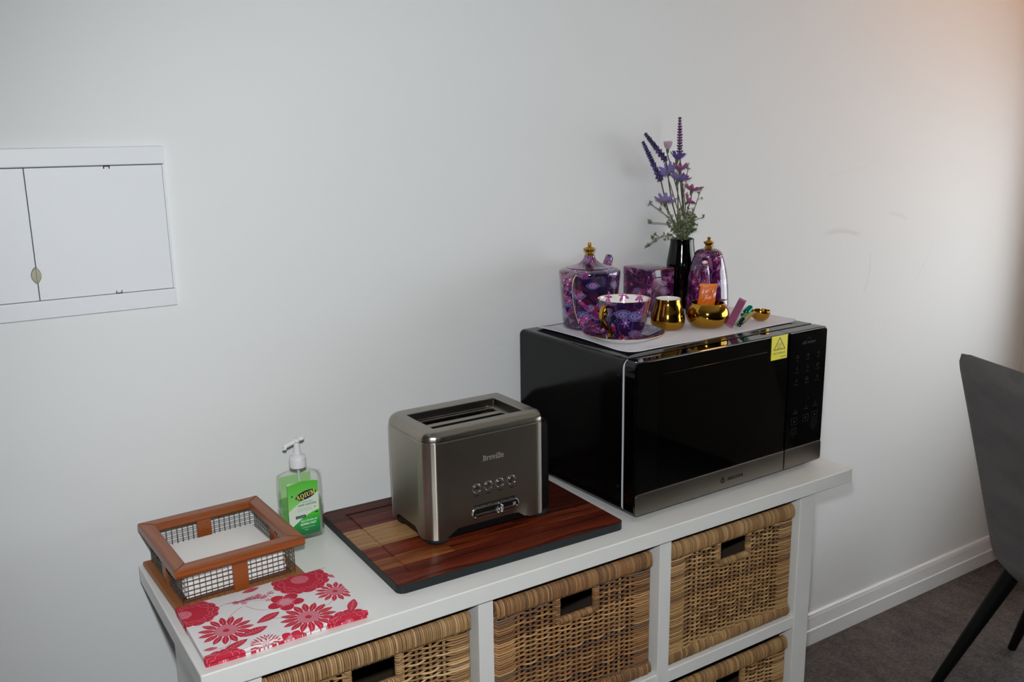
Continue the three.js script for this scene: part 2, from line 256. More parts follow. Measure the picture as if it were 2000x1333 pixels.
// ---------------------------------------------------------------- wicker baskets
const wicker = new THREE.MeshStandardMaterial({ vertexColors: true, roughness: 0.62 });
function basket(x, y, seed, pal, label, tilt = 0) {
  const W = 0.332, H = 0.243, R = rng(seed), t = thing('wicker_basket', label, 'basket', [x, y, 0.3905], tilt, 'wicker baskets in the bench cubes');
  const shade = (k = 1) => { const c = col(pal[Math.floor(R() * pal.length)]); const s = (0.95 + R() * 0.55) * k; c.multiplyScalar(s); return c; };
  const hw = W / 2, hx0 = -0.0375, hx1 = 0.0375, hy0 = 0.176, hy1 = 0.212;
  // stakes
  const st = new Tubes(), stakes = []; for (let k = -6; k <= 6; k++) stakes.push(k * 0.0235);
  for (const s of stakes) { const inHole = s > hx0 - 0.002 && s < hx1 + 0.002; st.tube([V3(s, 0.012, -0.004), V3(s, inHole ? hy0 - 0.004 : 0.226, -0.004)], 0.0027, shade(0.9), 6); }
  part(t, 'stakes', st.geo(), wicker);
  // weavers: each strand runs round the corner, over and under the stakes
  const wv = new Tubes(), pitch = 0.0042; let row = 0;
  for (let yy = 0.026; yy < 0.2135; yy += pitch, row++) {
    const c = shade(), ph = row % 2 ? 0 : Math.PI, r = 0.00185 + R() * 0.00035, j = (R() - 0.5) * 0.0012;
    const path = (a, b, from, to) => { const pts = []; const n = Math.max(2, Math.round((b - a) / 0.0042)); if (from) pts.push(V3(-hw, yy, -0.06), V3(-hw, yy, -0.016), V3(-hw + 0.004, yy, -0.005));
      for (let i = 0; i <= n; i++) { const q = a + (b - a) * i / n, e = Math.min(1, Math.max(0, (hw - 0.03 - Math.abs(q)) / 0.02)); pts.push(V3(q, yy + j * Math.sin(q * 40 + row) - (1 - e) * 0.0015 * Math.sign(q) * (q > 0 ? 1 : -1), -0.004 + e * 0.0036 * Math.cos(q / 0.0235 * Math.PI + ph) + (1 - e) * 0.0035)); }
      if (to) pts.push(V3(hw - 0.004, yy, -0.005), V3(hw, yy, -0.016), V3(hw, yy, -0.06)); wv.tube(pts, r, c, 5); };
    if (yy > hy0 - 0.002) { path(-hw + 0.008, hx0 - 0.003, true, false); path(hx1 + 0.003, hw - 0.008, false, true); } else path(-hw + 0.008, hw - 0.008, true, true);
  }
  part(t, 'weave', wv.geo(), wicker, 'woven strands of the basket front', 'stuff');
  // wrapped rolls: top rim, foot roll, corners and handle edges
  const wrap = (name, A, B, r, w, pitchW, k = 1, rv = r) => {
    const T = new Tubes(), d = B.clone().sub(A), len = d.length(); d.normalize(); const u = Math.abs(d.y) > 0.5 ? V3(1, 0, 0) : V3(0, 1, 0), v = V3().crossVectors ? new THREE.Vector3().crossVectors(d, u) : u;
    for (const f of rv === r ? [0] : [-0.5, 0, 0.5]) T.tube([A.clone().addScaledVector(u, f * r), B.clone().addScaledVector(u, f * r)], rv - w * 0.4 - Math.abs(f) * 0.002, shade(0.5), 8);
    const n = Math.floor(len / pitchW);
    for (let i = 0; i < n; i++) { const c = shade(k).lerp(col(pal[0]), 0.3), p0 = (i + 0.2 + R() * 0.15) * pitchW, lean = pitchW * (0.6 + R() * 0.3), pts = []; for (let s = 0; s <= 12; s++) { const a = s / 12 * Math.PI * 2 + 2.2; pts.push(A.clone().addScaledVector(d, p0 + lean * s / 12).addScaledVector(u, Math.cos(a) * r).addScaledVector(v, Math.sin(a) * rv)); } T.tube(pts, w * (0.9 + R() * 0.25), c, 5); }
    part(t, name, T.geo(), wicker);
  };
  wrap('top_rim', V3(-hw + 0.002, 0.2265, -0.006), V3(hw - 0.002, 0.2265, -0.006), 0.0152, 0.0016, 0.0034, 1, 0.0088);
  wrap('foot_roll', V3(-hw + 0.003, 0.0145, -0.006), V3(hw - 0.003, 0.0145, -0.006), 0.0118, 0.0026, 0.0056, 1, 0.0082);
  wrap('handle_edge', V3(hx0 - 0.001, hy0 - 0.006, -0.004), V3(hx1 + 0.001, hy0 - 0.006, -0.004), 0.0052, 0.0018, 0.0038);
  wrap('handle_edge', V3(hx0 - 0.003, hy0 - 0.008, -0.004), V3(hx0 - 0.003, 0.214, -0.004), 0.0045, 0.0018, 0.0038); wrap('handle_edge', V3(hx1 + 0.003, hy0 - 0.008, -0.004), V3(hx1 + 0.003, 0.214, -0.004), 0.0045, 0.0018, 0.0038);
  const dm = M.wickerShaded ??= mat('#4a3a2b', { roughness: 0.9, bumpMap: rep(bump, 6, 6), bumpScale: 0.002 });  // darkened wicker tone, stands in for the shade inside the basket
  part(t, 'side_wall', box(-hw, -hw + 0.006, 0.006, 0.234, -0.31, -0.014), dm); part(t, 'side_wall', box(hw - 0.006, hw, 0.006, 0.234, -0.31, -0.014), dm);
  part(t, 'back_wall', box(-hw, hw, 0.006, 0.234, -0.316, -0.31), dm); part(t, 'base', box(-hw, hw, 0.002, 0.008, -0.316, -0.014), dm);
  return t;
}
const PAL0 = ['#a88458', '#927048', '#b89870', '#7c5c3a', '#9c7a54', '#866644'], PAL1 = ['#946a42', '#825a36', '#a67e54', '#6c4c30', '#987248', '#805634', '#624c3a'], PAL2 = ['#9c764a', '#88643e', '#ac8a5e', '#745434', '#a28054'];
basket(0.1505, 0.4447, 31, PAL0, 'pale straw wicker basket below the red floral towel, left of the cubes');
basket(0.5230, 0.4447, 32, PAL1, 'reddish brown wicker basket in the middle upper cube, below the chopping board');
basket(0.8945, 0.4447, 33, PAL2, 'light brown wicker basket in the upper right cube, below the microwave');
basket(0.8945, 0.1555, 34, PAL2, 'wicker basket in the lower right cube, mostly cut off by the picture edge');

// ---------------------------------------------------------------- microwave oven
const font = await new FontLoader().loadAsync('fonts/droid/droid_sans_bold.typeface.json');
const serif = await new FontLoader().loadAsync('fonts/droid/droid_serif_regular.typeface.json');
function text(f, s, size, depth, squash = 1) { const g = new TextGeometry(s, { font: f, size, depth, curveSegments: 4, bevelEnabled: false }); g.computeBoundingBox(); const b = g.boundingBox; g.translate(-(b.min.x + b.max.x) / 2, 0, 0); g.scale(squash, 1, 1); return g; }
const MW_Y = BT + 0.2908;
{
  const t = thing('microwave_oven', 'black microwave oven with a steel lower strip on the bench', 'microwave', [0.6651, BT, 0.365], 0.0228);
  const body = new THREE.ExtrudeGeometry(rrShape(0.506, 0.2796, 0.009, 0.255, 0.1502), { depth: 0.312, bevelEnabled: true, bevelSize: 0.0015, bevelThickness: 0.0015, bevelSegments: 2, curveSegments: 5 }); body.translate(0, 0, -0.3465);
  part(t, 'casing', body, M.gloss);
  part(t, 'casing_top_ridge', merge([box(0.012, 0.498, 0.290, 0.2918, -0.06, -0.0565, 0.0008), box(0.03, 0.0335, 0.290, 0.2918, -0.32, -0.06, 0.0008)]), M.gloss);
  for (const [x, z] of [[0.05, -0.06], [0.46, -0.06], [0.05, -0.3], [0.46, -0.3]]) part(t, 'foot', lathe([[0, 0], [0.014, 0], [0.016, 0.003], [0.016, 0.0105], [0, 0.0105]], 24).translate(x, 0, z), M.rubber);
  for (const y of [0.055, 0.26]) part(t, 'screw', lathe([[0, 0.0015], [0.003, 0.0012], [0.0038, 0]], 16).rotateZ(Math.PI / 2).translate(0.0008, y, -0.045), M.black);
  // grey gasket edge between casing and door, seen on the left side
  const strip = new THREE.CatmullRomCurve3([V3(0.0035, 0.0165, 0), V3(0.0006, 0.0195, 0), V3(0.0002, 0.03, 0), V3(0.0002, 0.15, 0), V3(0.0002, 0.268, 0), V3(0.0006, 0.279, 0), V3(0.004, 0.286, 0), V3(0.009, 0.2893, 0)]);
  part(t, 'door_gasket', new THREE.TubeGeometry(strip, 60, 0.0017, 8).translate(0, 0, -0.0318), M.grey, 'light grey edge strip behind the door');
  const slab = (x0, x1, y0, y1, rl, rr) => { // front slab with rounded outer corners
    const s = new THREE.Shape(); s.moveTo(x0 + rl, y0); s.lineTo(x1 - rr, y0); if (rr) s.absarc(x1 - rr, y0 + rr, rr, -Math.PI / 2, 0); s.lineTo(x1, y1 - rr); if (rr) s.absarc(x1 - rr, y1 - rr, rr, 0, Math.PI / 2); s.lineTo(x0 + rl, y1); if (rl) s.absarc(x0 + rl, y1 - rl, rl, Math.PI / 2, Math.PI); s.lineTo(x0, y0 + rl); if (rl) s.absarc(x0 + rl, y0 + rl, rl, Math.PI, Math.PI * 1.5); return s; };
  const ex = (s, d, z, b = 0.0025) => { const g = new THREE.ExtrudeGeometry(s, { depth: d - 2 * b, bevelEnabled: true, bevelSize: b, bevelOffset: -b, bevelThickness: b, bevelSegments: 3, curveSegments: 8 }); g.translate(0, 0, z + b); return g; };
  const door = part(t, 'door', ex(slab(0, 0.3945, 0.010, 0.2908, 0.009, 0), 0.030, -0.0305), M.glass, 'glossy black glass door');
  part(door, 'window_pane', ex(rrShape(0.282, 0.196, 0.006, 0.196, 0.164), 0.0008, -0.0007, 0.0001), M.pane);
  part(door, 'steel_strip', ex(slab(0.0015, 0.3935, 0.0115, 0.0512, 0.006, 0), 0.0024, -0.001, 0.0006), M.strip, 'brushed steel strip');
  part(door, 'maker_lettering', text(font, 'ARISTON', 0.0062, 0.0003, 1.15).translate(0.255, 0.0262, 0.0014), M.black);
  part(door, 'maker_emblem', merge([new THREE.TorusGeometry(0.0042, 0.0011, 6, 20).translate(0.2215, 0.0292, 0.0014), box(0.2207, 0.2223, 0.0292, 0.036, 0.0013, 0.0019)]), M.black);
  const sticker = canvasTex(256, 384, (c, w, h) => {
    c.fillStyle = '#e9dc2a'; c.fillRect(0, 0, w, h); c.strokeStyle = '#1d1a0c'; c.lineWidth = 11; c.lineJoin = 'round'; c.beginPath(); c.moveTo(128, 34); c.lineTo(216, 224); c.lineTo(40, 224); c.closePath(); c.stroke();
    c.lineWidth = 6; for (const x of [104, 128, 152]) { c.beginPath(); c.moveTo(x, 190); c.bezierCurveTo(x - 18, 168, x + 18, 150, x, 118); c.stroke(); } c.lineWidth = 8; c.beginPath(); c.moveTo(84, 206); c.lineTo(172, 206); c.stroke();
    c.fillStyle = '#1d1a0c'; c.font = 'bold 38px sans-serif'; c.textAlign = 'center'; c.save(); c.translate(128, 296); c.scale(0.78, 1); c.fillText('HOT SURFACE', 0, 0); c.restore(); c.fillRect(150, 340, 92, 8);
  });
  part(door, 'warning_sticker', box(0.3425, 0.388, 0.2435, 0.2905, 0.0002, 0.0009).applyMatrix4(new THREE.Matrix4()), mat('#ffffff', { map: sticker, roughness: 0.4 }), 'yellow hot surface warning sticker');
  const ctl = canvasTex(512, 1024, (c, w, h) => {
    c.fillStyle = '#050505'; c.fillRect(0, 0, w, h); const R = rng(5);
    const px = (x) => x / 0.112 * w, py = (y) => h - y / 0.236 * h;
    c.strokeStyle = '#777'; c.fillStyle = '#9a9a9a'; c.textAlign = 'center';
    c.lineWidth = 4; c.beginPath(); c.arc(256, 66, 22, Math.PI, 0); c.stroke(); c.font = 'italic bold 40px serif'; c.fillText('6th sense', 256, 100);
    c.font = '20px sans-serif'; const L = [['Jet', 'Steam', 'Auto'], ['Defrost', 'Crisp', 'Bread'], ['Soften', 'Reheat', 'Memory']];
    for (let r = 0; r < 3; r++) for (let k = 0; k < 3; k++) { const x = 110 + k * 148, y = 205 + r * 108; c.fillStyle = '#6f6f6f'; c.beginPath(); c.lineWidth = 4; c.strokeStyle = '#8a8a8a'; if ((r + k) % 3 === 0) { c.strokeRect(x - 15, y - 12, 30, 22); } else if ((r + k) % 3 === 1) { c.arc(x, y, 13, 0, 6.3); c.stroke(); } else { c.moveTo(x - 14, y + 12); c.lineTo(x, y - 14); c.lineTo(x + 14, y + 12); c.stroke(); } c.fillStyle = '#8a8a8a'; c.fillText(L[r][k], x, y + 42); }
    c.strokeStyle = '#4a4a4a'; c.lineWidth = 3; c.beginPath(); c.moveTo(184, 280); c.lineTo(196, 400); c.stroke(); c.fillStyle = '#3a3a3a'; c.fillRect(40, 160, 430, 3); c.fillStyle = '#0a0b0b'; c.fillRect(50, 540, 410, 120); c.fillStyle = '#aaa'; c.fillRect(290, 600, 5, 14);
    c.lineWidth = 4; for (const [x, y, s] of [[120, 720, 0], [270, 700, 0], [400, 690, 0], [110, 800, 1], [270, 790, 1], [400, 780, 1], [110, 892, 2], [395, 862, 2]]) { c.strokeStyle = '#707478'; c.fillStyle = '#868a8e'; if (s === 0) { c.fillRect(x - 30, y, 60, 5); c.beginPath(); c.arc(x, y - 20, 9, 0, 7); c.stroke(); } else { c.strokeRect(x - 38, y - 32, 76, 60); if (s === 2) { c.strokeRect(x - 18, y - 16, 36, 28); c.fillText('Start', x, y + 58); } else c.fillRect(x - 9, y - 9, 18, 14); } }
  });
  const cp = part(t, 'control_panel', ex(slab(0.3963, 0.51, 0.010, 0.2908, 0, 0.009), 0.030, -0.0305), M.glass, 'black touch control panel');
  const pg = new THREE.PlaneGeometry(0.110, 0.229); pg.translate(0.4532, 0.1705, 0.0001); part(cp, 'control_print', pg, mat('#7d7d7d', { map: ctl, roughness: 0.045 }));
  part(cp, 'steel_strip', ex(slab(0.3972, 0.5085, 0.0115, 0.0512, 0, 0.006), 0.0024, -0.001, 0.0006), M.strip, 'brushed steel strip');
}

// ---------------------------------------------------------------- chopping board
{
  const W = 0.4305, D = 0.3295, H = 0.0141, r = 0.013;
  const t = thing('chopping_board', 'dark red-brown striped wooden chopping board under the toaster', 'chopping board', [0.2066, BT, 0.365], -0.0213);
  const flat = (shape, d, y, b = 0) => { const g = new THREE.ExtrudeGeometry(shape, { depth: d - 2 * b, bevelEnabled: b > 0, bevelSize: b, bevelOffset: -b, bevelThickness: b, bevelSegments: 2, curveSegments: 8 }); g.rotateX(-Math.PI / 2); g.translate(0, y + b, 0); return g; };
  const band = rrShape(W, D, r, W / 2, D / 2); band.holes.push(rrShape(W - 0.0022, D - 0.0022, r - 0.0011, W / 2, D / 2));
  part(t, 'edge_band', merge([flat(band, H - 0.0004, 0), flat(rrShape(W - 0.002, D - 0.002, r - 0.001, W / 2, D / 2), H - 0.0073, 0.0001)]), mat('#11181c', { roughness: 0.55 }), 'black rim and underside');
  const tones = { red: woodTex(3, '#4e170b', '#742c14', '#2c0d06'), red2: woodTex(4, '#551a0c', '#84391a', '#34100a'), dk: woodTex(5, '#380f08', '#551c0e', '#220905'), tan: woodTex(6, '#9a7048', '#b58b5d', '#7a5433', 0.6), org: woodTex(7, '#7c431f', '#985a2c', '#5c2a13') };
  const wm = {}; for (const k in tones) { tones[k].repeat.set(4, 5); wm[k] = new THREE.MeshPhysicalMaterial({ map: tones[k], roughness: 0.45, specularIntensity: 0.5 }); }
  const ev = new Evaluator(); ev.attributes = ['position', 'normal', 'uv'];
  const groove = rrShape(W - 0.064, D - 0.064, 0.006, W / 2, D / 2); groove.holes.push(rrShape(W - 0.076, D - 0.076, 0.004, W / 2, D / 2));
  const gb = new Brush(flat(groove, 0.01, H - 0.0016)); gb.updateMatrixWorld();
  const ins = 0.0012, w0 = ins, w1 = W - ins, d0 = ins, d1 = D - ins, rr = r - ins;
  // rows from the front (y = 0 of the plan) to the back; joints along the row
  const rows = [[0, 0.062, [[0, 1, 'red']]], [0.062, 0.1, [[0, 0.3, 'org'], [0.3, 1, 'red2']]], [0.1, 0.147, [[0, 0.62, 'red2'], [0.62, 1, 'dk']]], [0.147, 0.227, [[0, 0.42, 'tan'], [0.42, 1, 'dk']]], [0.227, 0.272, [[0, 0.55, 'red'], [0.55, 1, 'red2']]], [0.272, D, [[0, 0.7, 'dk'], [0.7, 1, 'red']]]];
  rows.forEach(([a, b, seg], ri) => seg.forEach(([s, e, k], si) => {
    const g = 0.00025, x0 = s === 0 ? w0 : s * W + g, x1 = e === 1 ? w1 : e * W - g, y0 = ri === 0 ? d0 : a + g, y1 = ri === rows.length - 1 ? d1 : b - g, sh = new THREE.Shape();
    const c = [ri === 0 && s === 0, ri === 0 && e === 1, ri === rows.length - 1 && e === 1, ri === rows.length - 1 && s === 0].map((q) => q ? rr : 0);
    sh.moveTo(x0 + c[0], y0); sh.lineTo(x1 - c[1], y0); if (c[1]) sh.absarc(x1 - rr, y0 + rr, rr, -Math.PI / 2, 0); sh.lineTo(x1, y1 - c[2]); if (c[2]) sh.absarc(x1 - rr, y1 - rr, rr, 0, Math.PI / 2); sh.lineTo(x0 + c[3], y1); if (c[3]) sh.absarc(x0 + rr, y1 - rr, rr, Math.PI / 2, Math.PI); sh.lineTo(x0, y0 + c[0]); if (c[0]) sh.absarc(x0 + rr, y0 + rr, rr, Math.PI, Math.PI * 1.5);
    const br = new Brush(flat(sh, 0.0072, H - 0.0072)); br.updateMatrixWorld();
    const q = ev.evaluate(br, gb, SUBTRACTION).geometry; q.deleteAttribute('normal'); q.clearGroups(); part(t, 'stave', toCreasedNormals(q, 0.5), wm[k]);
  }));
}

// ---------------------------------------------------------------- toaster
{
  const Y0 = BT + 0.0141, x0 = 0.303, x1 = 0.528, z0 = 0.123, z1 = 0.2825;
  const t = thing('toaster', 'brushed steel two-slice toaster standing on the chopping board', 'toaster', [x0, Y0, z1]);
  const X = x1 - x0, Z = z0 - z1, rad = [0.03, 0.004, 0.004, 0.03];
  const foot = (x, z) => { // lower edge of the shell: legs at the corners, arched between
    const ex = Math.min(x, X - x), s = (a, b, v) => { const q = Math.min(1, Math.max(0, (v - a) / (b - a))); return q * q * (3 - 2 * q); };
    const along = (z > -0.004 || z < Z + 0.004) ? s(0.03, 0.055, ex) * (X - x > 0.02 ? 1 : 1) : s(0.03, 0.05, Math.min(-z, z - Z));
    return 0.0115 + 0.0135 * along; };
  const R0 = (y, ins = 0) => ring(ins, X, Z + ins, -ins, [0.03 - ins * 0.6, 0.003, 0.003, 0.03 - ins * 0.6], y, 10, 16);
  part(t, 'shell', loft([R0(foot), R0(0.05), R0(0.1), R0(0.1772), R0(0.1786, 0.0012)], { crease: 0.5 }), M.steel);
  const tx0 = 0.329 - x0, tx1 = 0.506 - x0, tz0 = 0.162 - z1, tz1 = 0.257 - z1;
  const tr = (y, i = 0) => ring(tx0 + i, tx1 - i, tz0 + i, tz1 - i, 0.004, y, 10, 16);
  part(t, 'top_cover', loft([R0(0.1786, 0.0014), R0(0.1796, 0.0003), R0(0.1855, 0.0008), R0(0.1905, 0.003), R0(0.1942, 0.0072), R0(0.1958, 0.0125), R0(0.196, 0.018), tr(0.1957), tr(0.1945, 0.0006)], { crease: 0.5 }), M.steelPlain);
  part(t, 'shaded_slot_recess', loft([tr(0.1946, 0.0006), tr(0.1835, 0.001)], { crease: 0.5 }), mat('#4a4743', { metalness: 1, roughness: 0.45 }));  // recess walls in darker steel, their shade put into the colour
  const bars = []; const sl = [[0.182, 0.206], [0.219, 0.243]].map((q) => q.map((z) => z - z1));
  bars.push(box(tx0, tx0 + 0.016, 0.1815, 0.186, tz0, tz1, 0.001), box(tx1 - 0.018, tx1, 0.1815, 0.186, tz0, tz1, 0.001), box(tx0 + 0.015, tx1 - 0.017, 0.1815, 0.186, sl[0][1], sl[1][0], 0.001), box(tx0 + 0.015, tx1 - 0.017, 0.1815, 0.186, sl[1][1], tz1, 0.001), box(tx0 + 0.015, tx1 - 0.017, 0.1815, 0.184, tz0, tz0 + 0.006, 0.001), box(tx0 + 0.015, tx1 - 0.017, 0.181, 0.185, sl[0][0] - 0.006, sl[0][0], 0.001));
  part(t, 'slot_frame', merge(bars), M.steelPlain);
  const wires = new Tubes(); for (const [a, b] of sl) for (let k = 0; k < 9; k++) { const x = tx0 + 0.024 + k * 0.0165; for (const z of [a + 0.004, b - 0.004]) wires.tube([V3(x, 0.1795, z), V3(x + 0.004, 0.172, z), V3(x, 0.14, z)], 0.0012, col('#b8b8bc'), 5); wires.tube([V3(tx0 + 0.016, 0.178, a + 0.0045), V3(tx1 - 0.02, 0.178, a + 0.0045)], 0.0013, col('#b8b8bc'), 5); }
  part(t, 'bread_guard', wires.geo(), new THREE.MeshStandardMaterial({ vertexColors: true, metalness: 1, roughness: 0.3 }));
  part(t, 'slot_dark_core', box(tx0 - 0.004, tx1 + 0.004, 0.06, 0.1415, tz0 - 0.004, tz1 + 0.004), M.black);  // black block under the slots, stands in for their shaded depth
  part(t, 'plinth', loft([ring(0.006, X, Z + 0.006, -0.006, 0.02, 0.010, 6, 6), ring(0.004, X, Z + 0.004, -0.004, 0.024, 0.014, 6, 6), ring(0.004, X, Z + 0.004, -0.004, 0.024, 0.06, 6, 6)], { capStart: true, capEnd: true }), M.black);
  for (const [x, z] of [[0.03, -0.03], [0.03, Z + 0.03], [X + 0.005, -0.03], [X + 0.005, Z + 0.03]]) part(t, 'foot', lathe([[0, 0], [0.02, 0], [0.0225, 0.003], [0.0235, 0.0125], [0, 0.0125]], 28).translate(x, 0, z), M.rubber);
  // black lever end
  const E = (y, i) => ring(X + 0.0004, X + 0.025 - i, Z + 0.006 + i, -0.006 - i, [0.003, 0.018, 0.018, 0.003], y, 8, 6);
  part(t, 'end_cap', loft([E(0.012, 0.002), E(0.02, 0), E(0.165, 0), E(0.172, 0.002), E(0.176, 0.006)], { capStart: true, capEnd: true, crease: 0.5 }), M.black, 'black plastic lever end');
  const lv = part(t, 'lever', box(X + 0.022, X + 0.046, 0.128, 0.14, Z / 2 - 0.022, Z / 2 + 0.022, 0.005), M.black);
  // controls on the front
  const by = 0.8383 - Y0, ic = [(g) => 0, 0, 0, 0];
  [0.3944, 0.4172, 0.4398, 0.4633].forEach((x, k) => { const b = part(t, 'button', lathe([[0.0066, 0], [0.0064, 0.0022], [0.0056, 0.0029], [0, 0.0031]], 28).rotateX(Math.PI / 2).translate(x - x0, by, -0.0006), M.steelPlain); part(b, 'button_ring', new THREE.TorusGeometry(0.0078, 0.0008, 8, 32).translate(x - x0, by, 0.0004), M.chrome); part(b, 'button_mark', [() => box(-0.002, 0.002, -0.0004, 0.0004, 0, 0.0003), () => new THREE.TorusGeometry(0.002, 0.0004, 5, 14), () => merge([box(-0.0004, 0.0004, -0.002, 0.002, 0, 0.0003), box(-0.002, 0.002, -0.0004, 0.0004, 0, 0.0003)]), () => new THREE.CylinderGeometry(0.0021, 0.0021, 0.0003, 3).rotateX(Math.PI / 2)][k]().translate(x - x0, by, 0.0024), M.ink); });
  const sx0 = 0.386 - x0, sx1 = 0.4755 - x0, sy = 0.7945 - Y0;
  const stad = (h, grow) => rrShape(sx1 - sx0 + grow, h + grow, (h + grow) / 2.01, (sx0 + sx1) / 2, sy);
  const rim = stad(0.0155, 0.003); rim.holes.push(stad(0.0155, 0));
  const sr = part(t, 'browning_slider', new THREE.ExtrudeGeometry(rim, { depth: 0.0016, bevelEnabled: true, bevelSize: 0.0003, bevelThickness: 0.0004, bevelSegments: 2 }).translate(0, 0, -0.0002), M.chrome);
  part(sr, 'slider_track', new THREE.ExtrudeGeometry(stad(0.0155, 0), { depth: 0.0002, bevelEnabled: false }).translate(0, 0, 0.0002), mat('#2a2825', { roughness: 0.2, metalness: 0.8 }));
  part(sr, 'slider_bar', box(sx0 + 0.004, sx1 - 0.006, sy - 0.0055, sy - 0.0015, 0.0003, 0.0016, 0.0006), M.steelPlain);
  part(sr, 'slider_knob', merge([box(0.438 - x0, 0.4415 - x0, sy - 0.007, sy + 0.007, 0.0004, 0.009, 0.0016), box(0.4315 - x0, 0.4375 - x0, sy - 0.0065, sy + 0.001, 0.0004, 0.004, 0.001), box(0.464 - x0, 0.4705 - x0, sy - 0.003, sy + 0.004, 0.0004, 0.003, 0.0012)]), M.chrome);
  part(t, 'maker_lettering', text(serif, 'Breville', 0.0092, 0.0005, 0.88).translate(0.428 - x0, 0.8830 - Y0, 0.0001), mat('#a39c92', { metalness: 0.3, roughness: 0.45 }), 'etched silver maker name');
  const sc = [box(0.388 - x0, 0.470 - x0, 0.8068 - Y0, 0.8084 - Y0, 0.0001, 0.0005)]; for (let k = 0; k < 6; k++) sc.push(box(0.398 + k * 0.0136 - x0, 0.4003 + k * 0.0136 - x0, 0.8045 - Y0, 0.8058 - Y0, 0.0001, 0.0005)); for (let k = 0; k < 4; k++) sc.push(box(0.390 + k * 0.0229 - x0, 0.3985 + k * 0.0229 - x0, 0.8248 - Y0, 0.8258 - Y0, 0.0001, 0.0004));
  part(t, 'scale_marks', merge(sc), M.black);
}

// ---------------------------------------------------------------- hand sanitiser bottle
{
  const t = thing('pump_bottle', 'clear pump bottle of hand sanitiser with a green label', 'bottle', [0.1635, BT, 0.078], 0.02);
  const w = 0.0365, d = 0.0205, prof = [[0.0, 0.9, 0.85], [0.003, 0.985, 0.97], [0.008, 1, 1], [0.06, 1, 1], [0.104, 1, 1], [0.111, 0.985, 0.97], [0.116, 0.92, 0.88], [0.1195, 0.75, 0.74], [0.1225, 0.45, 0.62]];
  const rg = (k, s = 1, dy = 0) => { const [y, a, b] = prof[k]; return ring(-w * a * s, w * a * s, -d * b * s, d * b * s, 0.012 * Math.min(a, b), y + dy, 6, 4); };
  const neck = (y, r) => ring(-r, r, -r, r, r * 0.999, y, 6, 4);
  part(t, 'bottle_body', loft([...prof.map((_, k) => rg(k)), neck(0.124, 0.0125), neck(0.129, 0.0125)], { capStart: true, crease: 0.9 }), mat('#ffffff', { transmission: 1, roughness: 0.03, thickness: 0, ior: 1.45 }));
  part(t, 'gel', loft([rg(1, 0.95, 0.001), rg(2, 0.955), rg(3, 0.955), rg(3, 0.955, 0.008)], { capStart: true, capEnd: true, crease: 0.9 }), mat('#e8f4e6', { transmission: 1, roughness: 0.02, thickness: 0, ior: 1.36 }), 'clear gel filling just over half the bottle');
  const lab = canvasTex(512, 768, (c, W, H) => {
    c.fillStyle = '#cfe0c8'; c.fillRect(0, 0, W, H);
    let g = c.createLinearGradient(0, 0, 0, 330); g.addColorStop(0, '#57c13f'); g.addColorStop(1, '#86d06a'); c.fillStyle = g; c.beginPath(); c.moveTo(0, 30); c.quadraticCurveTo(256, -30, 512, 30); c.lineTo(512, 190); c.quadraticCurveTo(260, 250, 0, 400); c.fill();
    c.fillStyle = '#d5e2cf'; c.beginPath(); c.moveTo(0, 430); c.quadraticCurveTo(230, 240, 512, 215); c.lineTo(512, 470); c.lineTo(0, 640); c.fill();
    g = c.createLinearGradient(0, 470, 0, 768); g.addColorStop(0, '#59c832'); g.addColorStop(0.45, '#1f9c3f'); g.addColorStop(1, '#0c6a3a'); c.fillStyle = g; c.beginPath(); c.moveTo(512, 445); c.quadraticCurveTo(300, 470, 20, 640); c.lineTo(60, 768); c.lineTo(512, 768); c.fill();
    c.save(); c.translate(300, 205); c.rotate(-0.17); c.fillStyle = '#12314a'; c.beginPath(); c.ellipse(0, 0, 178, 62, 0, 0, 7); c.fill(); c.fillStyle = '#f4e04a'; c.font = 'bold 92px serif'; c.textAlign = 'center'; c.fillText('AQIUM', 0, 32); c.restore();
    c.fillStyle = '#23584a'; c.textAlign = 'left'; c.save(); c.translate(190, 312); c.rotate(0.0); c.font = '26px sans-serif'; c.fillText('ANTIBACTERIAL', 40, 0); c.font = 'bold 38px sans-serif'; c.fillText('HAND SANITISER', -30, 44); c.restore();
    c.fillStyle = '#6f9a86'; c.font = '20px sans-serif'; c.fillText('kills germs without water', 150, 400); c.fillText('leaves hands soft and fresh', 150, 428);
    c.fillStyle = '#17384a'; c.fillRect(110, 486, 170, 40); c.fillStyle = '#d8e6e0'; c.font = '22px sans-serif'; c.fillText('with Aloe Vera', 124, 514); c.fillStyle = '#1d4a3e'; c.fillRect(440, 470, 50, 22); c.beginPath(); c.arc(440, 400, 9, 0, 7); c.fill(); c.beginPath(); c.arc(70, 190, 14, 0, 7); c.fill();
    c.strokeStyle = '#eef7ea'; c.lineWidth = 9; c.beginPath(); c.moveTo(20, 640); c.quadraticCurveTo(90, 600, 180, 550); c.stroke();
    c.fillStyle = '#e2f4dc'; c.font = 'bold 36px sans-serif'; c.fillText('KILLS 99.99% OF', 190, 590); c.font = 'bold 46px sans-serif'; c.fillText('GERMS FAST', 180, 640); c.font = '20px sans-serif'; c.fillText('hospital grade protection', 200, 680); c.fillText('375mL', 250, 716);
  });
  part(t, 'label', box(-0.0295, 0.0245, 0.0115, 0.107, d - 0.0004, d + 0.0005), mat('#ffffff', { map: lab, roughness: 0.3 }), 'green and white printed label');
  part(t, 'back_label', box(-0.0285, 0.0285, 0.012, 0.106, -d - 0.0005, -d + 0.0004), mat('#9fce8c', { roughness: 0.5 }));
  part(t, 'pump_collar', lathe([[0, 0.126], [0.0138, 0.126], [0.0141, 0.128], [0.0139, 0.142], [0.013, 0.1455], [0.0085, 0.147], [0.0075, 0.151], [0, 0.151]], 36), M.trim);
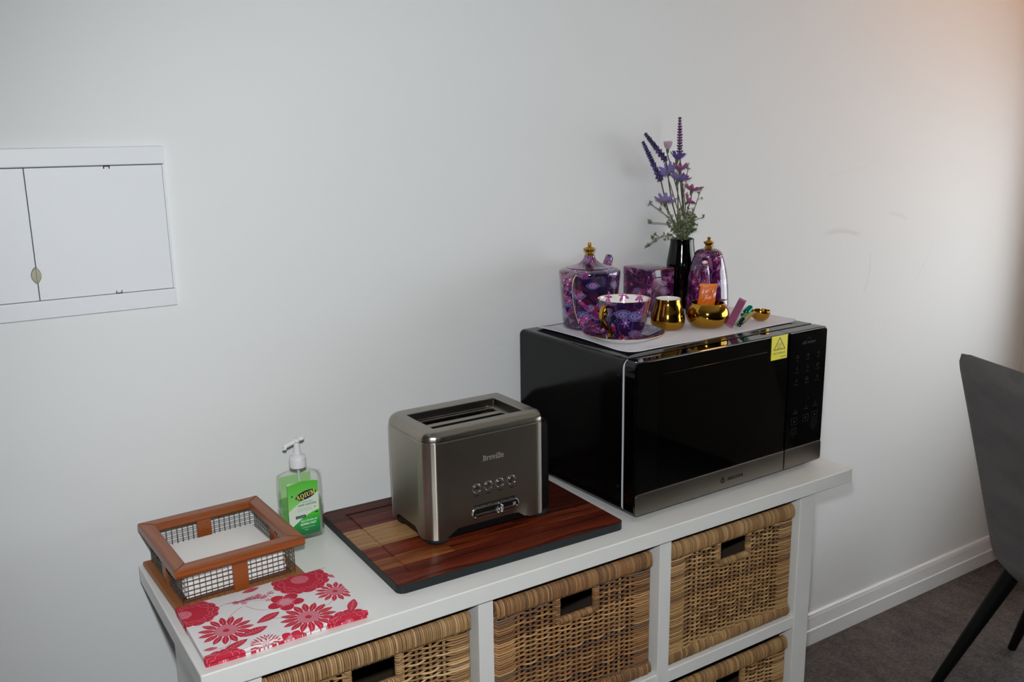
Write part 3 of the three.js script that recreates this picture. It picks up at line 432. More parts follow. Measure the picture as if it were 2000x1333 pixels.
  part(t, 'pump_stem', lathe([[0.0062, 0.15], [0.0055, 0.158], [0.0048, 0.166], [0.0045, 0.172], [0, 0.172]], 24), M.trim);
  part(t, 'pump_nozzle', merge([tubeGeo([[0.0105, 0.1755, 0.001], [0.002, 0.1735, 0.0], [-0.01, 0.1695, 0], [-0.019, 0.1665, 0], [-0.0215, 0.1645, 0]], 0.0034, 24, 10), new THREE.SphereGeometry(0.0034, 12, 8).translate(0.0105, 0.1755, 0.001), lathe([[0.0034, 0], [0.0034, 0.003], [0.0022, 0.003]], 12).translate(-0.0212, 0.1612, 0), lathe([[0, 0.1695], [0.0052, 0.1695], [0.0058, 0.173], [0.0046, 0.1765], [0, 0.177]], 20)]), M.trim);
  part(t, 'dip_tube', tubeGeo([[0, 0.127, 0], [0.001, 0.07, 0], [0.006, 0.01, 0]], 0.0022, 20, 8), mat('#eef2ee', { transmission: 0.4, roughness: 0.3, thickness: 0 }));
}

// ---------------------------------------------------------------- wire tray with paper napkins
const trayWood = { a: woodTex(41, '#843f14', '#9c5420', '#6a300e', 0.7), b: woodTex(42, '#8f5424', '#a66a35', '#6f3d18', 0.7) };
trayWood.a.repeat.set(3, 8); trayWood.b.repeat.set(3, 8);
{
  const t = thing('wire_tray', 'wooden tray with wire mesh sides at the left of the bench', 'tray', [0.0095, BT, 0.1365], 0.04);
  const wa = new THREE.MeshPhysicalMaterial({ map: trayWood.a, roughness: 0.34, clearcoat: 0.2, clearcoatRoughness: 0.3 }), wb = new THREE.MeshPhysicalMaterial({ map: trayWood.b, roughness: 0.45 });
  const hx = 0.0985, hz = 0.1045, fw = 0.0215, y0 = 0.0585, y1 = 0.072;
  part(t, 'base_board', box(-hx, hx, 0, 0.0085, -0.0985, 0.0985, 0.0025), wb, 'paler brown base board'); part(t, 'floor_panel', box(-hx + 0.016, hx - 0.016, 0.0085, 0.0105, -0.082, 0.082), mat('#5e2f16', { roughness: 0.5 }), 'darker brown inner floor');
  const mitre = (L) => { const s = new THREE.Shape(); s.moveTo(-L, 0); s.lineTo(L, 0); s.lineTo(L - fw, fw); s.lineTo(-L + fw, fw); s.closePath(); const b = 0.0028, g = new THREE.ExtrudeGeometry(s, { depth: y1 - y0 - 2 * b, bevelEnabled: true, bevelSize: b * 0.9, bevelOffset: -b * 0.9, bevelThickness: b, bevelSegments: 3 }); g.rotateX(-Math.PI / 2); g.translate(0, y0 + b, 0); return g; };
  part(t, 'rim_board', mitre(hx).translate(0, 0, hz), wa); part(t, 'rim_board', mitre(hx).rotateY(Math.PI).translate(0, 0, -hz), wa); part(t, 'rim_board', mitre(hz).rotateY(Math.PI / 2).translate(hx, 0, 0), wa); part(t, 'rim_board', mitre(hz).rotateY(-Math.PI / 2).translate(-hx, 0, 0), wa);
  const ix = hx - 0.0125, iz = 0.0865;
  part(t, 'post', box(-0.011, 0.012, 0.008, y0 + 0.002, iz - 0.003, iz + 0.003, 0.001), wa); part(t, 'post', box(-0.011, 0.012, 0.008, y0 + 0.002, -iz - 0.003, -iz + 0.003, 0.001), wa);
  part(t, 'post', box(-ix - 0.003, -ix + 0.003, 0.008, y0 + 0.002, -0.011, 0.012, 0.001), wa); part(t, 'post', box(ix - 0.003, ix + 0.003, 0.008, y0 + 0.002, -0.011, 0.012, 0.001), wa);
  const wm = new THREE.MeshStandardMaterial({ vertexColors: true, metalness: 0.7, roughness: 0.45 }), wc = col('#6c655c');
  const mesh = (A, B) => { const T = new Tubes(), n = Math.round(A.distanceTo(B) / 0.0087); for (let k = 0; k <= n; k++) { const p = A.clone().lerp(B, k / n); T.tube([V3(p.x, 0.008, p.z), V3(p.x, y0 + 0.003, p.z)], 0.00062, wc, 5); } for (let y = 0.0135; y < y0; y += 0.0074) T.tube([V3(A.x, y, A.z), V3(B.x, y, B.z)], 0.00058, wc, 5); return T.geo(); };
  part(t, 'wire_mesh', mesh(V3(-ix, 0, iz), V3(ix, 0, iz)), wm); part(t, 'wire_mesh', mesh(V3(-ix, 0, -iz), V3(ix, 0, -iz)), wm); part(t, 'wire_mesh', mesh(V3(-ix, 0, -iz), V3(-ix, 0, iz)), wm); part(t, 'wire_mesh', mesh(V3(ix, 0, -iz), V3(ix, 0, iz)), wm);
  // folded napkins lying in the tray
  const R = rng(9), n = 6, hN = 0.0046;
  for (let k = 0; k < n; k++) {
    const top = k === n - 1, nx = 0.077, nz = 0.073 - k * 0.0007;
    const nap = thing('paper_napkin', top ? 'topmost white folded paper napkin lying in the wire tray' : 'white folded paper napkin, ' + ['lowest', 'second from the bottom', 'third from the bottom', 'third from the top', 'second from the top'][k] + ' in the pile in the tray', 'napkin', [0.008 + (R() - 0.5) * 0.002, BT + 0.0107 + k * hN, 0.1375 + (R() - 0.5) * 0.002], 0.06 + (R() - 0.5) * 0.02, 'paper napkins in the wire tray');
    part(nap, 'upper_leaf', box(-nx, nx, hN / 2, hN - 0.0002, -nz, nz, 0.0009, 2), M.paper); part(nap, 'lower_leaf', box(-nx + 0.0005, nx, 0, hN / 2 - 0.0001, -nz + 0.0006, nz, 0.0009, 2), M.paper);
  }
}

// ---------------------------------------------------------------- folded tea towel
{
  const W = 0.228, D = 0.166;
  const tex = canvasTex(1536, 1152, (c, w, h) => {
    const RED = '#cc1f3c', WH = '#ece6e6'; c.fillStyle = WH; c.fillRect(0, 0, w, h);
    const S = w, X = (u) => u * w, Y = (v) => v * w * (D / W);
    const petal = (L, wd, f = RED, vein = true) => { c.beginPath(); c.moveTo(0, 0); c.quadraticCurveTo(L * 0.55, -wd, L, 0); c.quadraticCurveTo(L * 0.55, wd, 0, 0); c.fillStyle = f; c.fill(); if (vein) { c.strokeStyle = WH; c.lineWidth = 2; c.beginPath(); c.moveTo(L * 0.2, 0); c.lineTo(L * 0.85, 0); c.stroke(); } };
    const at = (u, v, f, rot = 0) => { c.save(); c.translate(X(u), Y(v)); c.rotate(rot); f(); c.restore(); };
    const dots = (r, n, f, q = 3) => { const R = rng(n); for (let k = 0; k < n; k++) { const a = k * 2.4, rr = r * Math.sqrt(k / n); c.beginPath(); c.arc(Math.cos(a) * rr, Math.sin(a) * rr, q + R() * 1.5, 0, 7); c.fillStyle = f; c.fill(); } };
    const stem = (u0, v0, u1, v1, u2, v2) => { c.strokeStyle = '#b5566a'; c.lineWidth = 5; c.beginPath(); c.moveTo(X(u0), Y(v0)); c.quadraticCurveTo(X(u1), Y(v1), X(u2), Y(v2)); c.stroke(); };
    const sun = (u, v, r, n = 15) => at(u, v, () => { for (let k = 0; k < n; k++) { c.save(); c.rotate(k / n * 6.283); c.translate(r * 0.36, 0); petal(r * 0.68, r * 0.25); c.restore(); } c.beginPath(); c.arc(0, 0, r * 0.44, 0, 7); c.fillStyle = '#dc8796'; c.fill(); c.strokeStyle = RED; c.lineWidth = 4; c.stroke(); dots(r * 0.42, 110, RED, 3); c.beginPath(); c.arc(0, 0, r * 0.12, 0, 7); c.fillStyle = RED; c.fill(); }, 0.2);
    const peony = (u, v, r, hx = 0, hy = 0) => at(u, v, () => { for (const [s, n] of [[1, 13], [0.78, 11], [0.56, 9]]) { for (let k = 0; k < n; k++) { const a = k / n * 6.283 + s * 3; c.beginPath(); c.arc(Math.cos(a) * r * s * 0.78, Math.sin(a) * r * s * 0.78, r * s * 0.3, 0, 7); c.fillStyle = RED; c.fill(); } c.beginPath(); c.arc(0, 0, r * s * 0.85, 0, 7); c.fill(); }
      c.strokeStyle = '#f3c9cf'; c.lineWidth = 2.5; for (const [s, n] of [[0.86, 11], [0.66, 10], [0.5, 8]]) for (let k = 0; k < n; k++) { const a = k / n * 6.283 + s; c.beginPath(); c.arc(Math.cos(a) * r * s, Math.sin(a) * r * s, r * 0.2, a - 1.3, a + 1.3); c.stroke(); }
      c.translate(hx * r, hy * r); c.beginPath(); c.arc(0, 0, r * 0.34, 0, 7); c.fillStyle = '#d9526a'; c.fill(); dots(r * 0.33, 70, '#f6dfe2', 3); });
    const leaf = (u, v, L, a, wd = 0.42) => at(u, v, () => { c.translate(-L / 2, 0); petal(L, L * wd); c.strokeStyle = '#f0c4cb'; c.lineWidth = 2; for (let k = 1; k < 8; k++) for (const s of [-1, 1]) { c.beginPath(); c.moveTo(L * k / 9, 0); c.lineTo(L * (k / 9 + 0.07), s * L * wd * 0.32 * Math.sin(k / 9 * 3.14)); c.stroke(); } }, a);
    const poppy = (u, v, r) => at(u, v, () => { for (let k = 0; k < 5; k++) { const a = k / 5 * 6.283 + 0.5; c.beginPath(); c.ellipse(Math.cos(a) * r * 0.55, Math.sin(a) * r * 0.55, r * 0.5, r * 0.4, a, 0, 7); c.fillStyle = RED; c.fill(); c.strokeStyle = WH; c.lineWidth = 3; c.stroke(); } c.beginPath(); c.arc(0, 0, r * 0.36, 0, 7); c.fillStyle = '#df7d8e'; c.fill(); dots(r * 0.5, 90, '#f4dfe2', 3); });
    const spike = (u, v, r) => at(u, v, () => { for (const s of [1, 0.78, 0.56, 0.34]) { const n = Math.round(24 * s); for (let k = 0; k < n; k++) { c.save(); c.rotate(k / n * 6.283 + s); c.translate(r * s * 0.72, 0); petal(r * 0.3, r * 0.09, RED, false); c.restore(); } } dots(r * 0.25, 30, '#d9526a', 3); });
    const cluster = (u, v, r) => at(u, v, () => { const R = rng(77); c.strokeStyle = '#8c2b43'; c.lineWidth = 4; for (let k = 0; k < 15; k++) { const a = -2.6 + k * 0.24, q = r * (0.5 + R() * 0.55); const x = Math.cos(a) * q * 1.2 + r * 0.5, y = Math.sin(a) * q * 0.5 + r * 0.5 * R(); c.beginPath(); c.moveTo(-r * 0.7, -r * 0.3); c.quadraticCurveTo(0, -r * 0.1, x, y); c.stroke(); c.save(); c.translate(x, y); for (let i = 0; i < 5; i++) { c.save(); c.rotate(i * 1.257); c.translate(4, 0); petal(r * 0.17, r * 0.1, '#d9526a'); c.restore(); } c.restore(); } });
    stem(0.2, 0.22, 0.32, 0.12, 0.38, 0.27); stem(0.38, 0.3, 0.44, 0.52, 0.56, 0.48); stem(0.6, 0.18, 0.52, 0.14, 0.56, 0.32); stem(0.19, 0.62, 0.22, 0.4, 0.36, 0.3); stem(0.42, 0.62, 0.52, 0.66, 0.62, 0.8); stem(0.19, 0.68, 0.2, 0.9, 0.08, 0.86); stem(0.68, 0.86, 0.7, 0.96, 0.78, 0.98); stem(0.92, 0.55, 0.86, 0.7, 0.76, 0.72); stem(0.32, 0.9, 0.26, 1.0, 0.18, 0.96);
    peony(0.075, 0.19, S * 0.9 * 0.165, -0.35, -0.1); peony(0.79, 0.13, S * 0.9 * 0.195, 0, -0.1); sun(0.195, 0.61, S * 0.9 * 0.175); sun(0.665, 0.80, S * 0.9 * 0.185, 16); sun(0.925, 0.5, S * 0.9 * 0.14, 14); poppy(0.61, 0.44, S * 0.9 * 0.125); cluster(0.37, 0.22, S * 0.9 * 0.13); leaf(0.455, 0.61, S * 0.9 * 0.19, -0.3); leaf(0.33, 0.76, S * 0.9 * 0.2, -0.15); leaf(0.19, 0.885, S * 0.9 * 0.2, -0.35, 0.34); spike(0.35, 0.99, S * 0.9 * 0.105); peony(0.1, 1.07, S * 0.9 * 0.14); peony(0.87, 1.06, S * 0.9 * 0.15); poppy(0.5, 1.04, S * 0.9 * 0.085); leaf(0.56, 1.02, S * 0.9 * 0.12, 0.3); leaf(0.945, 0.82, S * 0.9 * 0.19, -1.05, 0.36); leaf(0.47, 0.05, S * 0.9 * 0.13, -0.1); leaf(0.06, 0.83, S * 0.9 * 0.09, 0.15); leaf(0.05, 0.93, S * 0.9 * 0.11, 0.2, 0.3); leaf(0.79, 0.95, S * 0.9 * 0.1, -0.4); leaf(0.985, 0.2, S * 0.9 * 0.08, 1.2);
  });
  tex.wrapS = tex.wrapT = THREE.ClampToEdgeWrapping;
  const fabric = new THREE.MeshPhysicalMaterial({ map: tex, roughness: 0.92, sheen: 0.3, bumpMap: rep(bump, 20, 16), bumpScale: 0.0003 });
  const t = thing('tea_towel', 'folded white tea towel printed with red flowers on the bench', 'tea towel', [0.0265, BT, 0.3185], -0.003);
  // each folded layer: flat on top, rolled over at the front and back
  const layer = (y0, h, ins, vOff) => {
    const prof = [], hz = D / 2 - ins, r = h / 2; for (let k = 0; k <= 8; k++) { const a = Math.PI / 2 - k / 8 * Math.PI; prof.push([hz - r + Math.cos(a) * r, y0 + r + Math.sin(a) * r]); }
    const n = 28, top = []; for (let k = 0; k <= n; k++) top.push([-hz + r + (2 * hz - 2 * r) * k / n, y0 + h]);
    const bk = []; for (let k = 1; k <= 8; k++) { const a = -Math.PI / 2 - k / 8 * Math.PI; bk.push([-hz + r + Math.cos(a) * r, y0 + r + Math.sin(a) * r]); }
    const pts = [...top, ...prof.slice(1), ...[...Array(6)].map((_, k) => [hz - r - (2 * hz - 2 * r) * (k + 1) / 7, y0]), ...bk.slice(0, 7)], m = 40, pos = [], uv = [], idx = [];
    const len = [0]; for (let k = 1; k < pts.length; k++) len.push(len[k - 1] + Math.hypot(pts[k][0] - pts[k - 1][0], pts[k][1] - pts[k - 1][1]));
    const P = pts.length; for (let i = 0; i <= m; i++) { const u = i / m, x = (u - 0.5) * (W - ins * 0.6); for (let k = 0; k <= P; k++) { const [z, y] = pts[k % P], l = k === P ? len[P - 1] + 0.004 : len[k]; const wob = y > y0 + r * 1.2 ? 0.0012 * (N1(u, (z + 0.1) / 0.2, 5, 4) - 0.5) * (y - y0) / h : 0; pos.push(x + 0.0018 * (N2(u, 0.3, 3, 3) - 0.5) * 0, y + wob, z + 0.0016 * Math.sin(u * 7) * (z > 0 ? 1 : 0.4)); uv.push(u * 0.996 + 0.002, 1 - Math.min(0.998, (l + vOff) / (W * 1152 / 1536))); } }
    for (let i = 0; i < m; i++) for (let k = 0; k < P; k++) { const a = i * (P + 1) + k; idx.push(a, a + 1, a + P + 1, a + 1, a + P + 2, a + P + 1); }
    for (const i of [0, m]) { const b = pos.length / 3, x = (i / m - 0.5) * (W - ins * 0.6); pts.forEach(([z, y], k) => { pos.push(x, y, z + 0.0016 * Math.sin(i / m * 7) * (z > 0 ? 1 : 0.4)); uv.push(i ? 0.99 : 0.01, 1 - (z + hz) / (2 * hz) * 0.95); }); const tri = THREE.ShapeUtils.triangulateShape(pts.map(([z, y]) => V2(z, y)), []); tri.forEach(([p, q, s]) => i ? idx.push(b + p, b + s, b + q) : idx.push(b + p, b + q, b + s)); }
    const g = new THREE.BufferGeometry(); g.setAttribute('position', new THREE.Float32BufferAttribute(pos, 3)); g.setAttribute('uv', new THREE.Float32BufferAttribute(uv, 2)); g.setIndex(idx); return toCreasedNormals(g, 0.9);
  };
  part(t, 'upper_fold', layer(0.0052, 0.0075, 0.0, 0.002), fabric); part(t, 'lower_fold', layer(0.0002, 0.0048, 0.003, 0.03), fabric);
}

// ---------------------------------------------------------------- cloth and tea things on the microwave
const CT = MW_Y + 0.0022;
const floralA = floralTex(101, '#24153a', { dark: ['#1b1430', '#3a1538', '#24204a', '#451a32', '#2d1546'], mid: ['#553072', '#7a2c62', '#3d387e', '#6a2450'], light: ['#7a70b4', '#9c62a4', '#6c7ebc', '#b873ac'], petal: ['#86224a', '#9c3672', '#6a2860', '#8c2840'], star: ['#a8488a', '#96407a', '#7a50a0'], tip: '#e0b8cc', line: '#171030', edge: '#a49cc8' });
const floralB = floralTex(202, '#4a1744', { dark: ['#34123c', '#581a4a', '#401646', '#281436'], mid: ['#7e2c6c', '#90387a', '#642c74', '#6e265a'], light: ['#a26ea8', '#b478a8', '#8c68a6'], petal: ['#94366e', '#843066', '#7e2a52', '#a04a82'], star: ['#b0588f', '#943c74', '#a678ac'], tip: '#e0bfd2', line: '#230f2e', edge: '#b894b6' });
function glaze(tex) { return new THREE.MeshPhysicalMaterial({ map: rep(tex, 3.7, 7.4), roughness: 0.14, clearcoat: 1, clearcoatRoughness: 0.04 }); }
{ // white cloth, its left edge lifting a little
  const t = thing('white_cloth', 'thin white folded cloth spread on top of the black microwave', 'cloth', [0.918, MW_Y, 0.165], 0.0228);
  const nx = 40, nz = 26, pos = [], uv = [], idx = [], X0 = -0.226, X1 = 0.23, Z0 = -0.138, Z1 = 0.138;
  const at = (i, j) => { const u = i / nx, v = j / nz, x = X0 + (X1 - X0) * u, z = Z0 + (Z1 - Z0) * v - 0.016 * u + 0.012 * u * v; const ed = Math.max(0, 0.09 - u) / 0.09, e2 = Math.max(0, u - 0.94) / 0.06, e3 = Math.max(0, v - 0.93) / 0.07; return [x, 0.0004 + 0.0065 * ed * ed * (0.35 + 0.65 * Math.abs(Math.sin(v * 3 + 0.5))) + 0.0045 * e2 * e2 + 0.0018 * e3 * e3 * (0.4 + 0.6 * Math.sin(u * 9)) + 0.0002 * N1(u, v, 8, 8), z]; };
  for (const dy of [0.0012, 0]) for (let i = 0; i <= nx; i++) for (let j = 0; j <= nz; j++) { const [x, y, z] = at(i, j); pos.push(x, y + dy, z); uv.push(i / nx * 8, j / nz * 6); }
  const K = (nx + 1) * (nz + 1), id = (i, j) => i * (nz + 1) + j;
  for (let i = 0; i < nx; i++) for (let j = 0; j < nz; j++) { const a = id(i, j), b = id(i + 1, j), c = id(i, j + 1), d = id(i + 1, j + 1); idx.push(a, c, b, b, c, d, K + a, K + b, K + c, K + b, K + d, K + c); }
  const edge = (a, b) => idx.push(a, b, K + a, b, K + b, K + a); for (let i = 0; i < nx; i++) { edge(id(i, 0), id(i + 1, 0)); edge(id(i + 1, nz), id(i, nz)); } for (let j = 0; j < nz; j++) { edge(id(0, j + 1), id(0, j)); edge(id(nx, j), id(nx, j + 1)); }
  const g = new THREE.BufferGeometry(); g.setAttribute('position', new THREE.Float32BufferAttribute(pos, 3)); g.setAttribute('uv', new THREE.Float32BufferAttribute(uv, 2)); g.setIndex(idx);
  part(t, 'cloth_sheet', toCreasedNormals(g, 0.8), M.cloth);
}
function strap(path, width, thick, seg = 40) { // a flat band swept along a path in a vertical plane (x, y)
  const c = new THREE.CatmullRomCurve3(path.map(([x, y]) => V3(x, y, 0))), rings = [];
  for (let k = 0; k <= seg; k++) { const p = c.getPoint(k / seg), T = c.getTangent(k / seg), n = V3(-T.y, T.x, 0), w = (typeof width === 'function' ? width(k / seg) : width) / 2, rg = [];
    for (let s = 0; s < 16; s++) { const a = s / 16 * Math.PI * 2, ca = Math.cos(a), sa = Math.sin(a); const ex = Math.sign(ca) * Math.pow(Math.abs(ca), 0.6) * w, ey = Math.sign(sa) * Math.pow(Math.abs(sa), 0.8) * thick / 2; rg.push(V3(p.x + n.x * ey, p.y + n.y * ey, ex)); } rings.push(rg); }
  return loft(rings, { capStart: true, capEnd: true, crease: 0.8 });
}
const finial = (y, s = 1) => lathe(smooth([[0.0095, 0], [0.0085, 0.003], [0.0075, 0.006], [0.009, 0.0085], [0.0118, 0.0112], [0.0122, 0.0135], [0.009, 0.0155], [0.0042, 0.0175], [0.0034, 0.0195], [0.0042, 0.0225], [0.003, 0.025], [0, 0.0258]], 48).map(([r, h]) => [r * s, y + h * s]), 32);
{ // teapot
  const t = thing('teapot', 'purple floral teapot with a gold finial at the left end of the cloth', 'teapot', [0.786, CT, 0.0785]);
  const ga = glaze(floralA), gh = glaze(floralA);
  part(t, 'body', lathe(smooth([[0, 0.0005], [0.049, 0.0005], [0.0522, 0.003], [0.0535, 0.012], [0.0565, 0.055], [0.0598, 0.098], [0.0612, 0.1115], [0.0605, 0.1145], [0.057, 0.117], [0.05, 0.1195], [0.046, 0.1205]], 60), 72).rotateY(0.9), ga);
  const lid = part(t, 'lid', lathe(smooth([[0.046, 0.1195], [0.047, 0.1212], [0.042, 0.1225], [0.032, 0.1248], [0.022, 0.129], [0.0145, 0.1345], [0.0108, 0.1405], [0.0102, 0.144], [0, 0.1445]], 50), 56), glaze(floralA), 'domed floral lid');
  part(lid, 'finial', finial(0.1435), M.gold, 'gold finial');
  const hd = new THREE.Group(), ang = Math.atan2(-0.42, -0.908); // turned towards the lens and to the left
  const h = part(t, 'handle', strap([[0.055, 0.109], [0.066, 0.1165], [0.08, 0.112], [0.0885, 0.098], [0.089, 0.078], [0.082, 0.052], [0.071, 0.03], [0.0625, 0.016], [0.058, 0.0085], [0.052, 0.008]], 0.0175, 0.0042).rotateY(ang), gh);
  part(h, 'handle_lining', strap([[0.057, 0.1075], [0.066, 0.1135], [0.078, 0.1095], [0.0862, 0.0965], [0.0867, 0.0785], [0.0797, 0.0527], [0.0687, 0.0307], [0.0602, 0.0167]], 0.0178, 0.0016).rotateY(ang), M.china, 'white inner face of the handle');
  part(h, 'gilt_edge', merge([-1, 1].map((s) => tubeGeo([[0.055, 0.109], [0.066, 0.1165], [0.08, 0.112], [0.0885, 0.098], [0.089, 0.078], [0.082, 0.052], [0.071, 0.03], [0.0625, 0.016], [0.056, 0.008]].map(([x, y]) => [x, y, s * 0.0088]), 0.0007, 40, 6))).rotateY(ang), M.gold, 'thin gold line along the handle');
  const sp = ang + Math.PI; const S = new THREE.CatmullRomCurve3([V3(0.05, 0.045, 0), V3(0.062, 0.06, 0), V3(0.07, 0.085, 0), V3(0.0785, 0.112, 0), V3(0.0895, 0.132, 0)]), rings = [];
  for (let k = 0; k <= 24; k++) { const p = S.getPoint(k / 24), T = S.getTangent(k / 24), n = V3(-T.y, T.x, 0), r = 0.017 - 0.0095 * k / 24, rg = []; for (let s = 0; s < 20; s++) { const a = s / 20 * Math.PI * 2; rg.push(V3(p.x + n.x * Math.cos(a) * r, p.y + n.y * Math.cos(a) * r, Math.sin(a) * r)); } rings.push(rg); }
  part(t, 'spout', loft(rings, { crease: 0.9 }).rotateY(sp), glaze(floralA), 'floral spout, its tip seen behind the lid');
}
{ // square canister
  const t = thing('square_canister', 'square purple floral canister with a flat lid behind the cup', 'canister', [0.9725, CT, 0.0435], 0.0);
  const gb = glaze(floralB), hx = 0.0355, hz = 0.043;
  part(t, 'body', loft([ring(-hx + 0.002, hx - 0.002, -hz + 0.002, hz - 0.002, 0.003, 0.0005, 4, 4), ring(-hx, hx, -hz, hz, 0.004, 0.003, 4, 4), ring(-hx, hx, -hz, hz, 0.004, 0.082, 4, 4), ring(-hx + 0.001, hx - 0.001, -hz + 0.001, hz - 0.001, 0.004, 0.0828, 4, 4)], { capStart: true, capEnd: true, crease: 0.5 }), gb);
  part(t, 'lid', loft([ring(-hx + 0.0004, hx - 0.0004, -hz + 0.0004, hz - 0.0004, 0.004, 0.0832, 4, 4), ring(-hx - 0.0004, hx + 0.0004, -hz - 0.0004, hz + 0.0004, 0.0045, 0.0842, 4, 4), ring(-hx - 0.0004, hx + 0.0004, -hz - 0.0004, hz + 0.0004, 0.0045, 0.0985, 4, 4), ring(-hx + 0.001, hx - 0.001, -hz + 0.001, hz - 0.001, 0.0045, 0.1003, 4, 4), ring(-hx + 0.012, hx - 0.012, -hz + 0.012, hz - 0.012, 0.0045, 0.1025, 4, 4)], { capStart: true, capEnd: true, crease: 0.5 }), glaze(floralB));
}
{ // saucer and cup
  const P = [0.7635, CT, 0.213];
  const s = thing('saucer', 'white-rimmed saucer with purple floral glaze under the teacup', 'saucer', P);
  part(s, 'dish', lathe(smooth([[0, 0.002], [0.036, 0.0015], [0.04, 0.0005], [0.043, 0.001], [0.06, 0.0075], [0.0755, 0.0145], [0.0765, 0.0155], [0.0758, 0.0158]], 40), 72), M.china, 'white underside and rim');
  part(s, 'glazed_face', lathe(smooth([[0.0755, 0.0159], [0.06, 0.0096], [0.045, 0.0042], [0.03, 0.0034], [0, 0.0032]], 36), 72).rotateY(0.5), glaze(floralA), 'purple floral upper face'); part(s, 'gilt_rim', new THREE.TorusGeometry(0.0762, 0.0006, 6, 90).rotateX(Math.PI / 2).translate(0, 0.0158, 0), M.gold);
  const t = thing('teacup', 'purple floral teacup with a gold handle standing on the saucer', 'cup', [P[0], CT + 0.0036, P[2]]);
  part(t, 'bowl', lathe(smooth([[0, 0.0035], [0.026, 0.003], [0.0275, 0.0002], [0.0292, 0.0003], [0.0305, 0.004], [0.0375, 0.018], [0.0425, 0.036], [0.0462, 0.055], [0.0492, 0.0725], [0.0495, 0.0745]], 60), 72).rotateY(1.6), glaze(floralA));
  const inner = canvasTex(1024, 256, (c, w, h) => { c.fillStyle = '#f3f0eb'; c.fillRect(0, 0, w, h); for (let k = 0; k < 9; k++) { c.save(); c.translate(60 + k * w / 9, 46); c.rotate(k * 1.3); for (let i = 0; i < 6; i++) { c.save(); c.rotate(i * 1.047); c.beginPath(); c.moveTo(0, 0); c.quadraticCurveTo(18, -15, 40, 0); c.quadraticCurveTo(18, 15, 0, 0); c.fillStyle = '#b3489a'; c.fill(); c.restore(); } c.restore(); } });
  part(t, 'lining', lathe0(smooth([[0.0493, 0.0745], [0.0482, 0.0715], [0.0448, 0.054], [0.0405, 0.034], [0.034, 0.017], [0.022, 0.0085], [0, 0.007]].reverse(), 40), 72), mat('#ffffff', { map: inner, roughness: 0.12, clearcoat: 0.6 }), 'white inside with pink flowers below the rim');
  part(t, 'gilt_rim', new THREE.TorusGeometry(0.0494, 0.0006, 6, 80).rotateX(Math.PI / 2).translate(0, 0.0745, 0), M.gold);
  const ang = Math.atan2(-0.24, -0.97);
  const hp = [[0.0475, 0.0645], [0.054, 0.0675], [0.063, 0.064], [0.0675, 0.055], [0.066, 0.044], [0.059, 0.034], [0.05, 0.0265], [0.042, 0.02], [0.0405, 0.013], [0.043, 0.0075]];
  const hg = part(t, 'handle', strap(hp, (k) => 0.0085 + 0.002 * Math.sin(k * 3.1), 0.0065, 48).rotateY(ang), M.gold, 'ornate gold handle');
  part(hg, 'handle_curl', merge([tubeGeo([[0.058, 0.062, 0.0], [0.053, 0.058, 0.001], [0.051, 0.052, 0.002], [0.055, 0.048, 0.002], [0.0585, 0.051, 0.001]], 0.0028, 24, 8), new THREE.SphereGeometry(0.0042, 14, 10).translate(0.0575, 0.0525, 0.001), new THREE.SphereGeometry(0.0038, 14, 10).translate(0.0445, 0.0085, 0)]).rotateY(ang), M.gold);
}
{ // gold jug
  const t = thing('gold_cup', 'small gold cup with a white inside between teacup and bowl', 'cup', [0.8965, CT, 0.189]);
  part(t, 'body', lathe(smooth([[0, 0.001], [0.024, 0.0003], [0.0285, 0.002], [0.0325, 0.009], [0.0338, 0.018], [0.032, 0.03], [0.0285, 0.042], [0.0258, 0.052], [0.0248, 0.0595], [0.0244, 0.0605]], 60), 64), M.gold);
  part(t, 'lining', lathe(smooth([[0, 0.006], [0.025, 0.007], [0.029, 0.016], [0.0275, 0.03], [0.024, 0.045], [0.0233, 0.0595], [0.0243, 0.0606]], 30), 64), M.china, 'white inside');
}
{ // gold bowl
  const t = thing('gold_bowl', 'round gold bowl holding an orange sachet beside the gold cup', 'bowl', [0.9705, CT, 0.2235], 0.3);
  part(t, 'body', lathe(smooth([[0, 0.001], [0.022, 0.0005], [0.031, 0.004], [0.0395, 0.013], [0.0425, 0.025], [0.0405, 0.037], [0.0355, 0.0455], [0.0325, 0.0485], [0.0315, 0.0488], [0.0335, 0.0448], [0.0385, 0.036], [0.0405, 0.025], [0.037, 0.0135], [0.028, 0.005], [0, 0.003]], 90), 64), M.gold);
}
{ // orange sachet standing in the bowl
  const t = thing('orange_sachet', 'crinkled orange wrapped sachet standing in the gold bowl', 'sachet', [0.972, CT + 0.0305, 0.2145], -0.72);
  const R = rng(6), nx = 8, ny = 10, rings = []; for (let j = 0; j <= ny; j++) { const v = j / ny, rg = []; const w = 0.0175 - 0.0015 * v, th = 0.0052 * Math.sin(Math.PI * (0.12 + 0.8 * v)) + 0.0006; for (let s = 0; s < 24; s++) { const a = s / 24 * Math.PI * 2; rg.push(V3(Math.cos(a) * w + 0.006 * v, v * 0.05, Math.sin(a) * th * (0.75 + 0.5 * R()) - 0.004 * v)); } rings.push(rg); }
  part(t, 'wrapper', loft(rings, { capStart: true, capEnd: true, crease: 0.35 }), mat('#e0690a', { roughness: 0.35, clearcoat: 0.5 }));
  part(t, 'sealed_edge', box(-0.012, 0.0235, 0.0485, 0.054, -0.0056, -0.0046, 0.0004), mat('#f08a2a', { roughness: 0.3, metalness: 0.2 }));
}
